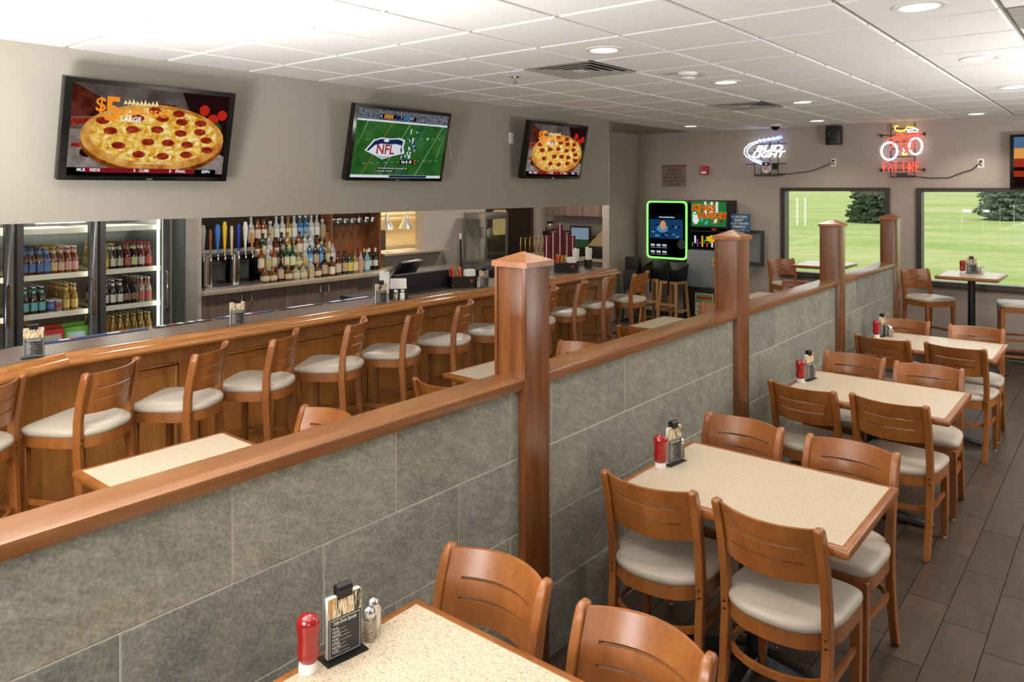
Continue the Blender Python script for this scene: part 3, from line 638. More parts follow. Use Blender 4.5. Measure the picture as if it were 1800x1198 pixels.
# ------------------------------------------------------------ beer coolers
STILE = mat('dark_aluminium', '#6E7072', .3, .5); CIN = mat('cooler_interior', '#8C908C', .5); SHW = mat('white_shelf_lip', '#E4E0D4', .4)
co = thing('beer_cooler', 'built-in glass-door beer cooler behind the bar', 'cooler', (XB, 0, 0))
b = MB(); Y0, Y1 = 1.7, 4.03
b.box(-1.1, -1.08, Y0, Y1, 0, 2.1).box(-1.1, -.16, Y0-.02, Y0, 0, 2.1).box(-1.1, -.16, Y1, Y1+.02, 0, 2.1).box(-1.1, -.16, Y0, Y1, 0, .08).box(-1.1, -.16, Y0, Y1, 2.05, 2.1)
b.obj('cabinet', CIN, co)
DO = [(1.84, 2.535), (2.545, 3.28), (3.29, 4.028)]
for k, (a, c) in enumerate(DO):
    f = MB(); s = .072; f.box(.0, .05, a, a+s, .1, 2.02).box(.0, .05, c-s, c, .1, 2.02).box(.0, .05, a+s, c-s, .1, .2).box(.0, .05, a+s, c-s, 1.94, 2.02)
    d = f.obj('door_frame', STILE, co, bevel=.004, seg=1)
    MB().box(.02, .026, a+s, c-s, .2, 1.94).obj('door_pane', PANE, d)
    MB().box(.05, .056, a+.002, a+.014, .1, 2.02).obj('gasket', BLK, d)
    h = MB(); yc = c-s/2; h.box(.05, .085, yc-.012, yc+.012, .73, .75).box(.05, .085, yc-.012, yc+.012, 1.12, 1.14).box(.075, .09, yc-.012, yc+.012, .75, 1.12); h.obj('handle', CHR, d, bevel=.003, seg=1)
LED = emis('cooler_led', '#FFF6E6', 4)
for k, (a, c) in enumerate(DO):
    MB().box(-.04, -.015, c-.1 if k == 2 else c-.05, c-.08 if k == 2 else c-.03, .2, 1.94).obj('led_strip', LED, co)
    for z in (.42, .8, 1.18, 1.63):
        sh = MB().box(-.85, -.07, a+.03, c-.05, z-.012, z-.002).obj('shelf', SHW, co)
        MB().box(-.07, -.06, a+.03, c-.05, z-.045, z+.008).obj('shelf_lip', SHW, sh)
for k, (a, c) in enumerate(DO): area('cooler_light', (XB-.3, (a+c)/2, 2.03), (0, math.radians(-15), 0), .5, 9, (1, .97, .9))

BOT = {}
def bottle_mesh(kind, glass, lab, cap):
    key = (kind, glass, lab, cap)
    if key in BOT: return BOT[key]
    g = mat('glass_'+glass, tuple(c*.55 for c in lin(glass)[:3])+(1,), .08, coat=.8, spec=.7); l = mat('label_'+lab, tuple(.75*c+.06 for c in lin(lab)[:3])+(1,), .5); c = mat('cap_'+cap, cap, .35)
    P = {'beer': ([(0, 0), (.03, 0), (.0305, .03), (.0305, .1), (.0305, .13), (.015, .175), (.0125, .2), (.0125, .218), (.0145, .22), (.0145, .23), (0, .23)], [0, 0, 1, 0, 0, 1, 0, 0, 2, 2]),
         'can': ([(0, 0), (.026, .002), (.033, .012), (.033, .04), (.033, .09), (.033, .112), (.027, .122), (0, .12)], [2, 2, 0, 1, 0, 2, 2]),
         'round': ([(0, 0), (.036, 0), (.038, .04), (.038, .09), (.034, .115), (.014, .15), (.0125, .17), (.0145, .172), (.0145, .185), (0, .185)], [0, 0, 1, 0, 0, 0, 0, 2, 2]),
         'liquor': ([(0, 0), (.038, 0), (.039, .04), (.039, .15), (.038, .19), (.017, .225), (.0145, .27), (.016, .272), (.016, .3), (0, .3)], [0, 0, 1, 0, 0, 0, 0, 2, 2]),
         'square': ([(0, 0), (.046, 0), (.047, .03), (.047, .12), (.045, .16), (.018, .185), (.016, .21), (.021, .212), (.021, .245), (0, .245)], [0, 0, 1, 0, 0, 0, 0, 2, 2]),
         'squat': ([(0, 0), (.045, 0), (.053, .03), (.053, .085), (.045, .115), (.018, .135), (.016, .155), (.022, .157), (.022, .19), (0, .19)], [0, 0, 1, 0, 0, 0, 0, 2, 2]),
         'wine': ([(0, 0), (.037, 0), (.0375, .06), (.0375, .14), (.0375, .19), (.018, .235), (.0145, .25), (.0145, .3), (0, .3)], [0, 0, 1, 0, 0, 0, 2, 2])}[kind]
    BOT[key] = MB().lathe(P[0], 4 if kind == 'square' else 12, P[1]).mesh('bottle', [g, l, c], smooth=38, bevel=0); return BOT[key]
def bottle(nm, spec, x, y, z, lab, grp, cat='bottle', rot=0):
    o = tag(link(nm, bottle_mesh(*spec), None, (x, y, z), rot if spec[0] != 'square' else PI/4), lab, cat, grp)
    if spec[0] in ('beer', 'round'): o.scale = (1.08, 1.08, 1.17)
    return o
AM, GR_, CL, DK, GO = '#5A2A0A', '#1E3A1C', '#C9C3A8', '#170D08', '#B8862A'
rows = [  # door, shelf z, depth rows, list of (spec, what)
    (1, 1.18, 7, [(('beer', AM, '#2E5FA8', '#2A4E8E'), 'amber beer bottle with blue label')]*3+[(('beer', '#25508E', '#3E78C0', '#C8A030'), 'blue aluminium beer bottle')]+[(('beer', '#8A4414', '#D8B08A', '#C8A030'), 'amber beer bottle with tan label')]*2+[(('beer', '#9A4A14', '#E0A0A0', '#E8D8D8'), 'amber beer bottle with pink label')]*2, 'middle cooler upper shelf'),
    (1, .8, 6, [(('beer', DK, '#4FB3C4', '#C8D8DC'), 'dark beer bottle with turquoise label')]*3+[(('can', '#2A4A9A', '#3E6AC0', '#B8B8B8'), 'blue drink can'), (('can', '#B8B8C0', '#B03040', '#B8B8B8'), 'silver and red drink can')]+[(('beer', GO, '#E6C860', '#D8C890'), 'golden clear beer bottle')]*2, 'middle cooler lower shelf'),
    (2, 1.18, 7, [(('beer', '#C8A030', '#D8C060', '#D8B830'), 'yellow labelled beer bottle'), (('beer', DK, '#C8C0A8', '#C8A030'), 'dark beer bottle with cream label'), (('beer', DK, '#B8B098', '#3A2A1A'), 'dark beer bottle with buff label'), (('beer', '#6A2A12', '#A8402A', '#7A1A1A'), 'brown beer bottle with russet label'), (('beer', DK, '#D0C890', '#B02A2A'), 'dark beer bottle with red cap'), (('beer', '#7A1A14', '#C0C0C8', '#B02A2A'), 'red beer bottle with silver label'), (('beer', '#8A1A14', '#C83A2A', '#C83A3A'), 'bright red labelled beer bottle')], 'right cooler upper shelf'),
    (2, .8, 6, [(('beer', DK, '#E0DCD4', '#E0DCD4'), 'dark beer bottle with white label')]*3+[(('round', DK, '#8A5A2A', '#1A1A1A'), 'squat black beer bottle')]*2+[(('beer', '#B8A890', '#C85050', '#E8E4DC'), 'clear beer bottle with red print')]*2, 'right cooler lower shelf'),
    (2, .42, 7, [(('beer', GO, '#C89A40', '#D8CCA0'), 'golden beer bottle')]*7, 'right cooler bottom shelf'),
    (0, 1.18, 3, [(('beer', GO, '#D8A0A0', '#D8C890'), 'pale gold beer bottle')]*3, 'left cooler upper shelf'),
    (0, .8, 3, [(('beer', '#6A3A5A', '#C0B0C0', '#C8C8C8'), 'dark plum bottle')]*3, 'left cooler lower shelf')]
for d, z, dep, specs, where in rows:
    a, c = DO[d]; a += .1; c -= .12; n = len(specs); pit = (c-a)/n if d else .078
    for k, (sp, what) in enumerate(specs):
        for j in range(dep):
            y = (a+pit*(k+.5)) if d else (c-.01-pit*k)
            bottle('drink_can' if sp[0] == 'can' else 'beer_bottle', sp, XB-.115-.082*j, y+random.uniform(-.004, .004), z, '%s, %s, %s row, %s across' % (what, where, 'front' if j == 0 else ORD[j], ORD[k]), 'bottles and cans on the %s' % where, 'can' if sp[0] == 'can' else 'bottle', random.uniform(-.5, .5))
def carton(y, m1, m2, lab):
    t = thing('beer_carton', lab, 'carton', (XB-.28, y, .42), 0)
    MB().box(-.13, .13, -.11, .11, 0, .2).obj('box_body', m1, t, bevel=.004); MB().box(.1305, .132, -.085, .085, .03, .15).obj('picture_panel', m2, t); MB().box(-.05, .05, -.11, .11, .2, .235).obj('carry_handle', m1, t)
carton(2.93, mat('red_carton', '#C02A24', .5), mat('carton_picture_pale', '#C8C0B4', .5), 'red beer carton on the bottom shelf of the middle cooler')
carton(3.155, mat('green_carton', '#5CA03A', .5), mat('carton_picture_sky', '#A8C4CC', .5), 'green beer carton on the bottom shelf of the middle cooler')
for k in range(4): bottle('beer_bottle', ('beer', AM, '#3A3020', '#C8A030'), XB-.2-.08*k, 2.74, .42, 'amber beer bottle left of the red carton, %s row' % ['front', 'second', 'third', 'fourth'][k], 'amber beer bottles left of the red carton')

# ------------------------------------------------------------ back bar
bc = thing('back_counter', 'brown laminate back bar cabinet run under the liquor bottles', 'cabinet', (0, 0, 0))
MB().box(XB, -7.7, 4.13, 6.5, .08, .885).obj('cabinet_body', W_LAM, bc)
MB().box(XB, -7.75, 4.13, 6.5, 0, .08).obj('toe_kick', BLK, bc)
for k, (a, c) in enumerate([(4.13, 4.645), (4.655, 5.167), (5.177, 5.703), (5.713, 6.24)]):
    d = MB().box(-7.7, -7.68, a, c, .1, .875).obj('cabinet_door', W_LAM, bc, bevel=.002, seg=1)
    hy = c-.05 if k in (0, 2) else a+.06
    h = MB().tube([(-7.68, hy, .72), (-7.65, hy, .725), (-7.65, hy, .845), (-7.68, hy, .85)], .006, 8); h.obj('handle', CHR, d, smooth=60)
tag(MB().prism([(XB, 4.13), (-7.62, 4.13), (-7.62, 6.6), (-8.17, 7.3), (XB, 7.3)], .887, .93).obj('back_worktop', CNT, None, bevel=.003), 'speckled tan worktop of the back bar with angled end', 'worktop')
lq = thing('liquor_shelf', 'stepped wooden liquor shelf with side panels on the back bar', 'shelf', (0, 0, .93))
MB().box(XB, XB+.02, 4.13, 6.05, 0, 1.1).obj('dark_back_board', mat('dark_mirror_board', '#1E1815', .15, coat=.4), lq); MB().box(XB, XB+.02, 6.05, 6.86, 0, 1.1).obj('back_board', W_DK, lq); MB().box(XB+.02, -7.94, 6.83, 6.86, 0, 1.1).obj('side_panel', W_DK, lq); MB().box(XB+.02, -8.0, 6.07, 6.095, .3, 1.1).obj('divider_panel', W_DK, lq)
TI = [(-7.80, 0), (-7.91, .13), (-8.01, .27), (-8.125, .46)]
for x, z in TI[1:]: MB().box(x-.05, x+.05, 4.95, 6.045, z-.02, z-.001).obj('step', BLK, lq); 
for x, z in TI[1:3]: MB().box(x+.04, x+.05, 4.95, 6.045, z-.13, z-.02).obj('step_riser', BLK, lq)
PAL = [(('liquor', '#9A5018', '#D8CDB0', '#2A1A10'), 'amber whiskey'), (('liquor', '#D0D0CC', '#D8D4CC', '#B8B8B8'), 'clear vodka'), (('square', '#7A3A10', '#E0D4B8', '#1A1A1A'), 'square amber bourbon'), (('liquor', '#1E4A28', '#D8D0A8', '#3A2A1A'), 'green gin'),
       (('liquor', '#2A6A9A', '#5AA0C8', '#C8C8C8'), 'blue gin'), (('liquor', '#5A1A14', '#C8B898', '#1A1A1A'), 'red liqueur'), (('liquor', '#A8802C', '#D8C890', '#8A6A2A'), 'golden rum'), (('square', '#C8C8BC', '#C0A860', '#C8C8C8'), 'square silver tequila'), (('liquor', '#24120C', '#C0A078', '#1A1A1A'), 'dark rum'), (('squat', '#7A4A1A', '#C8B898', '#8A5A2A'), 'squat orange cognac'), (('liquor', '#B8B8B4', '#D8CCC4', '#A03A3A'), 'red labelled vodka'), (('squat', '#C0B890', '#C8C098', '#8A6A3A'), 'squat pale tequila')]
rn = random.Random(3)
for ti, (x, z) in enumerate(TI):
    n = 13 if ti else 11; y0 = 5.0 if ti else 4.98; sp_ = .0855 if ti else .105
    for k in range(n):
        idx = rn.randrange(len(PAL)); sp, what = PAL[idx]
        if ti == 0: sp, what = PAL[[9, 9, 8, 9, 11, 11, 7, 9, 8, 2, 5][k]]; 
        if idx == 4 and ti: sp, what = PAL[[1, 7, 0][k % 3]]
        if ti == 3 and k in (8, 9): sp, what = PAL[4]
        if ti == 1 and k in (8, 10): sp, what = PAL[4]
        if z > .4 and sp[0] == 'squat': sp, what = PAL[1]
        tn = ['on the worktop', 'on the lowest step', 'on the middle step', 'on the top step'][ti]
        bottle('liquor_bottle', sp, x, y0+sp_*k, .93+z, '%s bottle %s of the liquor shelf, %s from the left' % (what, tn, (ORD+['thirteenth'])[k]), 'liquor bottles on the stepped shelf')
for k, (sp, y, what) in enumerate([(PAL[8][0], 6.16, 'dark rum'), (('liquor', '#1E4A28', '#D8C030', '#B02A1A'), 6.24, 'herbal liqueur'), (PAL[6][0], 6.32, 'golden rum'), (('liquor', '#C8A0A0', '#C88A60', '#B02A2A'), 6.4, 'pink gin'), (('liquor', '#7AB0B8', '#A8D0D4', '#D8D8D8'), 6.5, 'pale blue vodka')]):
    bottle('liquor_bottle', sp, -7.84+.01*k, y, .93, '%s bottle standing on the worktop left of the wine' % what, 'loose liquor bottles left of the wine')
for k, (x, y) in enumerate([(-7.98, 6.5), (-7.96, 6.58), (-8.06, 6.56), (-7.95, 6.66), (-7.93, 6.75)]):
    bottle('wine_bottle', ('wine', '#10140C', '#D8D4CC', ['#8A1A1A', '#C8A040', '#1A1A1A', '#D8D0C0', '#C8C8C8'][k]), x, y, .93, '%s dark wine bottle from the left beside the wooden side panel' % ORD[k], 'dark wine bottles by the wooden side panel')
rk = thing('glass_rack', 'wooden hanging rack for wine glasses on the back bar', 'glass rack', (-8.05, 6.46, 1.76)); MB().box(-.12, .12, -.36, .36, 0, .02).obj('rack_board', W_DK, rk)
for k in range(6): MB().box(-.12, .14, -.34+.12*k, -.332+.12*k, -.012, 0).obj('rail', CHR, rk)
wg_me = MB().lathe([(.034, 0), (.035, -.003), (.006, -.01), (.004, -.08), (.012, -.095), (.032, -.125), (.036, -.16), (.03, -.2), (.029, -.2), (.034, -.16), (.03, -.127)], 12).mesh('wine_glass', thin_glass('wine_glass_clear', (.9, .9, .9, 1), .25), smooth=60)
for k in range(12):
    x = -8.0 if k < 6 else -8.1; tag(link('wine_glass', wg_me, None, (x, 6.18+.115*(k % 6), 1.752)), 'wine glass hanging upside down, %s in the %s row of the rack' % (ORD[k % 6], 'front' if k < 6 else 'rear'), 'wine glass', 'hanging wine glasses')
# beer taps
tw = thing('tap_tower', 'steel beer tap rail with two columns on the back bar', 'beer tap tower', (0, 0, .93))
MB().box(-8.0, -7.92, 4.2, 4.93, .34, .42).obj('tap_rail', STL, tw, bevel=.015)
for y in (4.33, 4.66): MB().cyl((-7.9, y, .02), .05, 0, .33, 18).obj('column', CHR, tw, smooth=40)
MB().box(-8.05, -7.72, 4.2, 4.9, 0, .02).obj('drip_tray', STL, tw, bevel=.004)
HC_ = [('#B8B8B4', 'silver'), ('#8A5A3A', 'brown wooden'), ('#3A6AB8', 'blue and white'), ('#D8B02A', 'yellow'), ('#C8B898', 'cream'), ('#2A3A9A', 'navy blue'), ('#D0CCC8', 'white'), ('#B87A3A', 'orange wooden')]
for k, (c, nm) in enumerate(HC_):
    y = 4.26+.085*k; t = thing('beer_tap', '%s beer tap handle on the tap rail' % nm, 'beer tap', (-7.9, y, 1.27), 0, 'beer tap handles')
    MB().tube([(-.02, 0, .04), (.03, 0, .04), (.045, 0, .0), (.045, 0, -.04)], .009, 8).obj('faucet', CHR, t, smooth=60)
    h = [.3, .25, .3, .33, .28, .3, .32, .2][k]; w1 = [.026, .016, .028, .024, .018, .02, .026, .02][k]
    MB().loft([[(.03+sx*q*.5, sy*q, z) for sx, sy in ((-1, -1), (1, -1), (1, 1), (-1, 1))] for q, z in ((.008, .05), (.012, .1), (w1*.8, .06+h*.5), (w1, .06+h*.8), (w1*.6, .06+h))]).obj('grip', mat('tap_'+nm, c, .35), t, bevel=.004)
for k, (y0, y1, lab) in enumerate([(4.4, 4.62, 'small dark glass washer under the tap rail'), (4.73, 4.92, 'black bottle cooler right of the tap columns')]):
    t = thing('bar_appliance', lab, 'appliance', (-8.07, (y0+y1)/2, .93)); w_ = (y1-y0)/2
    MB().box(-.1, .04, -w_, w_, 0, .28).obj('housing', mat('dark_brown_metal', '#2A201A', .3), t, bevel=.006); MB().box(.04, .044, -w_+.015, w_-.015, .06, .24).obj('door_panel', DGR, t); MB().box(.044, .055, -w_+.02, w_-.02, .25, .258).obj('handle_bar', CHR, t)
# pass-through
tag(MB().prism([(XB-.3, 7.0), (-8.02, 7.0), (-8.02, 8.3), (XB+.002, 8.3), (XB+.002, 7.9), (XB-.3, 7.9)], 1.09, 1.125).obj('pass_through_ledge', CNT, None, bevel=.003), 'tan stone ledge of the kitchen pass-through', 'ledge')
LSH = mat('heat_lamp_enamel', '#C2BEB4', .3, .3)
for k, y in enumerate((7.41, 7.8)):
    t = thing('heat_lamp', ['left grey heat lamp hanging in the pass-through', 'right grey heat lamp hanging in the pass-through'][k], 'heat lamp', (-8.45, y, 1.43), 0, 'heat lamps in the pass-through')
    MB().lathe([(.115, 0), (.11, .015), (.06, .12), (.035, .15), (.03, .23), (.02, .24), (0, .24)], 20).obj('shade', LSH, t, smooth=50)
    MB().cyl((0, 0, 0), .008, .24, 1.45, 8).obj('hanging_rod', LSH, t); MB().lathe([(0, .03), (.03, .045), (.03, .07), (0, .1)], 10).obj('bulb', emis('heat_bulb%d' % k, '#FFD9A0', 6), t)
ks = thing('kitchen_counter', 'kitchen worktop with dark oven seen through the pass-through', 'counter', (-10.6, 8.6, 0)); MB().box(-.4, .3, -1.8, 1.8, 0, .93).obj('cabinet', STL, ks); MB().box(-.35, .2, -.6, .5, .93, 1.3).obj('oven', BLK, ks, bevel=.01); MB().box(-.4, -.1, -1.8, 1.8, 1.5, 1.53).obj('shelf', STL, ks)
# popcorn machine, kitchen door
pc = thing('popcorn_machine', 'steel framed glass popcorn machine beside the dark kitchen door', 'popcorn machine', (-7.86, 8.94, 0))
MB().box(-.24, .24, -.28, .28, 0, .78).obj('cart', BLK, pc, bevel=.01); MB().box(-.23, .23, -.27, .27, .78, .9).obj('base_tray', STL, pc, bevel=.006); MB().box(-.23, .23, -.27, .27, 1.56, 1.66).obj('top_box', STL, pc, bevel=.006)
for sx in (-1, 1):
    for sy in (-1, 1): MB().box(sx*.215-.015, sx*.215+.015, sy*.255-.015, sy*.255+.015, .9, 1.56).obj('corner_post', STL, pc)
for sy in (-1, 1): MB().box(-.2, .2, sy*.255-.002, sy*.255+.002, .9, 1.56).obj('side_pane', PANE, pc)
MB().box(.213, .217, -.24, .24, .9, 1.56).obj('front_pane', PANE, pc); MB().lathe([(0, 1.25), (.1, 1.26), (.11, 1.4), (.1, 1.42), (0, 1.42)], 16).tube([(0, 0, 1.42), (0, 0, 1.56)], .015, 8).obj('kettle', STL, pc, smooth=40)
dk = tag(link('door_1', None, None, (XB, 9.9, 0)), 'black kitchen door with a small window behind the popcorn machine', 'door', None, 'structure')
MB().box(.002, .04, -.58, .56, .01, 2.05).obj('door_leaf', mat('black_door', '#231C18', .4), dk, bevel=.004); MB().add([(.0415, x, z) for x, z in rr(.36, .42, .05, 5, -.27, 1.47)], [tuple(range(24))]).obj('door_window', emis('kitchen_through_window', '#C8A870', .55), dk); MB().box(.002, .05, .56, .64, 0, 2.1).obj('door_frame', mat('brown_door_frame', '#4A2A1A', .4), dk)
MB().box(.04, .06, -.5, -.49, .9, 1.1).obj('door_pull', STL, dk)
sq = thing('squeegee', 'black handled squeegee leaning left of the popcorn machine', 'squeegee', (-7.95, 8.52, 0)); MB().tube([(0, 0, 0), (-.08, .02, 1.25)], .014, 8).obj('pole', BLK, sq); MB().tube([(-.08, .02, 1.25), (-.085, .021, 1.34)], .016, 8).obj('white_grip', WHT, sq)
# service station on the far wall behind the bar
uc = thing('upper_cabinet', 'brown laminate wall cabinets above the coffee station', 'cabinet', (0, 0, 0))
MB().box(-7.72, -6.27, 10.36, YW, 1.57, 2.3).obj('cabinet_body', W_LAM, uc)
for k, (a, c) in enumerate([(-7.71, -7.355), (-7.345, -6.985), (-6.975, -6.62), (-6.61, -6.28)]):
    d = MB().box(a, c, 10.34, 10.36, 1.575, 2.29).obj('cabinet_door', W_LAM, uc, bevel=.002, seg=1); hx = c-.04 if k % 2 == 0 else a+.04
    MB().tube([(hx, 10.34, 1.6), (hx, 10.31, 1.605), (hx, 10.31, 1.735), (hx, 10.34, 1.74)], .006, 6).obj('handle', CHR, d)
sv = thing('coffee_counter', 'low service counter on the far wall behind the bar', 'counter', (0, 0, 0)); MB().box(-8.1, -6.27, 10.05, YW, 0, .88).obj('cabinet_body', W_LAM, sv); MB().box(-8.1, -6.27, 10.02, YW, .88, .92).obj('counter_top', CNT, sv)
SPL = mat('speckled_backsplash', '#A08A6A', .5); v = coords(SPL, (1, 1, 1)); base(SPL, ramp(SPL, noise(SPL, v, 28, 3), [(.4, '#7A6A58'), (.6, '#C0A888')]))
tag(MB().box(-7.4, -6.27, YW-.015, YW, .92, 1.25).obj('backsplash', SPL), 'speckled stone backsplash above the coffee counter', 'backsplash')
cf = thing('coffee_maker', 'black coffee maker with a glass pot on its top warmer', 'coffee maker', (-7.6, 10.35, .92)); MB().box(-.12, .3, -.12, .15, 0, .4).obj('brewer_body', BLK, cf, bevel=.015); MB().lathe([(.05, .4), (.075, .42), (.08, .47), (.06, .52), (.05, .53), (.055, .55), (0, .56)], 14, [0, 0, 0, 1, 1, 1]).obj('glass_pot', [mat('coffee_glass', '#6A5A48', .05, coat=.8), BLK], cf, (-.05, 0, 0), smooth=50)
mo = thing('small_monitor', 'small black monitor with a landscape picture behind the cups', 'monitor', (-7.0, 10.3, .92), 0); MB().box(-.2, .2, 0, .03, .12, .5).obj('housing', BLK, mo, bevel=.006); MB().rect(-.17, .17, .28, .47, .001, 0).obj('screen', emis('monitor_sky', '#8FA8B8', .5), mo); MB().rect(-.17, .17, .15, .28, .001, 0).obj('screen_lower', emis('monitor_green', '#3E5A38', .4), mo); MB().box(-.05, .05, -.05, .08, 0, .13).obj('foot', BLK, mo)
cr = thing('slanted_bin', 'brown slanted bin standing on black drawers at the end of the counter', 'bin', (-6.5, 10.3, .92)); MB().box(-.22, .22, -.2, .2, 0, .2).obj('black_drawers', BLK, cr, bevel=.005)
MB().loft([[(-.22, -.2, .2), (.22, -.2, .2), (.22, .2, .2), (-.22, .2, .2)], [(-.05, .0, .46), (.22, .0, .46), (.22, .18, .46), (-.05, .18, .46)]]).obj('slanted_lid', mat('brown_bin', '#6A5428', .5), cr)
# ------------------------------------------------------------ televisions
def E_(n, c, s=.75): return MATS.get('scr_'+n) or emis('scr_'+n, c, s)
def mottle(name, stops, scale, s_):
    m = emis(name, '#808080', s_); N = m.node_tree.nodes; L = m.node_tree.links
    tc = N.new('ShaderNodeTexCoord'); n = N.new('ShaderNodeTexNoise'); n.inputs['Scale'].default_value = scale; n.inputs['Detail'].default_value = 6; n.inputs['Roughness'].default_value = .65
    L.new(tc.outputs['Object'], n.inputs['Vector']); r = N.new('ShaderNodeValToRGB'); e = r.color_ramp.elements
    while len(e) < len(stops): e.new(.5)
    for el, (p, c) in zip(e, stops): el.position = p; el.color = lin(c)
    L.new(n.outputs['Fac'], r.inputs[0]); L.new(r.outputs[0], N['Emission'].inputs[0])
mottle('scr_cheese', [(.32, '#B8701C'), (.46, '#E2A838'), (.58, '#F2D47A'), (.7, '#F8ECC0')], 26, .75)
mottle('scr_crust', [(.35, '#A8621E'), (.5, '#CF9242'), (.65, '#E6B468')], 9, .75)
mottle('scr_crust2', [(.35, '#5E2A10'), (.5, '#8E4A1C'), (.65, '#B06A2C')], 9, .6)
mottle('scr_floor', [(.35, '#82736E'), (.5, '#9A8C88'), (.65, '#B0A4A0')], 14, .55)
mottle('scr_bg', [(.35, '#4E4240'), (.5, '#6A5C58'), (.65, '#80726C')], 6, .5)
mottle('scr_pep', [(.35, '#701810'), (.5, '#9A2A1A'), (.68, '#C05038')], 30, .65)
mottle('scr_wood', [(.35, '#38140E'), (.5, '#5A2418'), (.65, '#7A382A')], 12, .5)
mottle('scr_turf', [(.35, '#2A5E28'), (.5, '#35702F'), (.65, '#447E3A')], 7, .5)
mottle('scr_crowd', [(.4, '#2E323C'), (.5, '#6A6E78'), (.6, '#B0B0B4')], 90, .5)
def tv_body(name, label, loc, rotz, tilt, w_=1.08, h=.62, arm=True):
    t = thing(name, label, 'television', loc, rotz); t.rotation_euler = (math.radians(tilt), 0, rotz)
    MB().box(-w_/2, w_/2, -.03, .03, -h/2, h/2).obj('bezel', mat('tv_gloss_black', '#0B0D0C', .15), t, bevel=.006)
    MB().box(-.02, .02, -.034, -.03, -h/2+.008, -h/2+.016).obj('maker_badge', CHR, t)
    if arm: MB().box(-.18, .18, .03, .05, -.16, .16).box(-.05, .05, .05, .2, -.06, .02).obj('wall_bracket', BLK, t)
    return t
def pizza(t, w_, h, sq=1.0, dim=1):
    c = dict(bg=('#6E5F5C', .55), floor=('#9A8A86', .6), dark=('#2A1214', .5), wood=('#5A2418', .5), crust=('#C98A3C', .8), crust2=('#A85A22', .7), cheese=('#E8B84A', .85), chz2=('#F0DC9A', .8), pep=('#A02418', .7), tom=('#C0281C', .7), bar=('#8E1A2A', .6), blk=('#0A0A0C', .3), wht=('#F0F0F0', .8), org=('#E88A2A', .9), grn=('#3A5A2A', .4))
    keys = list(c); M_ = [E_(k, *c[k]) for k in keys]; I = {k: i for i, k in enumerate(keys)}
    W, H_ = w_*.46, h*.45; s = MB()
    s.rect(-W, W, -H_, H_, .0312, I['bg']); s.poly([(-W, -H_), (W, -H_), (W, -.02), (.2*w_, .05), (-W, .0)], .0314, I['floor']); s.poly([(.15*w_, H_), (W, H_), (W, -.22*h), (.3*w_, -.05)], .0315, I['dark'])
    s.poly([(-W, .12*h), (-W, H_), (-.28*w_, .3*h), (-.22*w_, .16*h)], .0316, I['wood']); s.poly([(-W, .02), (-.3*w_, .06), (-.3*w_, .09), (-W, .06)], .0316, I['pep']); s.rect(-.1*w_, .12*w_, .25*h, .31*h, .0316, I['wood'])
    for x, z, r in ((.3, .28, .036), (.36, .18, .04), (.42, .24, .035)): s.ell(x*w_, z*h, r, r, .0317, I['tom'])
    s.ell(-.36*w_, -.22*h, .045, .03, .0317, I['dark']); s.ell(-.42*w_, -.15*h, .03, .015, .0317, I['pep'])
    cx, cz = .02*w_, -.045*h
    s.ell(cx, cz-.05*h, .425*w_, .345*h, .0318, I['crust2'], 36); s.ell(cx, cz, .425*w_, .345*h, .032, I['crust'], 36); s.ell(cx, cz+.02*h, .38*w_, .285*h, .0322, I['cheese'], 36)
    rn = random.Random(5); s.ell(.36*w_, .1*h, .07, .04, .03175, I['grn'])
    for k in range(40):
        a, r = rn.uniform(0, 6.28), math.sqrt(rn.random())*.92; s.ell(cx+.36*w_*r*math.cos(a), cz+.02*h+.265*h*r*math.sin(a), rn.uniform(.012, .026), rn.uniform(.006, .014), .0324, I['chz2'] if k % 3 else I['crust'], 7)
    for (x, z) in [(-.22, .02), (-.12, .04), (0, .05), (.12, .03), (.22, .05), (-.18, -.1), (-.04, -.06), (.06, -.06), (.16, -.07), (.26, -.02), (-.08, -.17), (.04, -.18), (.16, -.16), (-.1, .14), (.02, .15), (.12, .13), (.22, .13), (-.02, .21), (.1, .2), (-.26, .1), (.27, -.11)]:
        s.ell(x*1.2*w_+.02, z*1.2*h-.012, .042, .023, .0327, I['pep'], 12)
    s.rect(-W, W, -H_, -H_+.02, .033, I['blk']); s.rect(-W+.1, W-.2, -H_+.02, -H_+.05, .033, I['bar']); s.rect(-W, -W+.1, -H_+.02, -H_+.05, .0331, I['blk']); s.rect(W-.2, W-.05, -H_+.02, -H_+.05, .0331, I['blk'])
    z = -H_+.035
    for tx, x in (('MLB', -W+.08), ('REDS', -W+.16), ('5', -.1), ('CUBS', -.04), ('0', .13), ('FINAL', .2), ('ESPN', W-.12)): s.text(tx, .026, x, z, .0334, I['wht'], bold=.0006)
    s.text('valid at participating locations. Plus tax.', .016, .02, -H_+.085, .0334, I['wht'])
    s.text('$', .12, -.31*w_, .25*h, .0336, I['org'], bold=.002); s.text('5', .2, -.245*w_, .21*h, .0338, I['org'], bold=.006); s.text('HOT-N-READY', .056, -.05*w_, .2*h, .0338, I['org'], bold=.002, width=.3*w_); s.text('LARGE', .042, -.14*w_, .13*h, .0338, I['wht'], bold=.0015)
    for k in range(9): s.poly([(-.19*w_+.024*k, .27*h), (-.18*w_+.024*k, .32*h+.006*(k % 3)), (-.165*w_+.024*k, .29*h)], .0335, I['chz2'])
    s.obj('screen_picture', M_, t)
t1 = tv_body('television', 'wall television showing a pepperoni pizza advert at the left of the soffit', (XS+.155, 2.29, 2.39), PI/2, 12); pizza(t1, 1.08, .62)
t2 = tv_body('television', 'wall television showing a green football field in the middle of the soffit', (XS+.155, 4.42, 2.41), PI/2, 12, 1.1, .63)
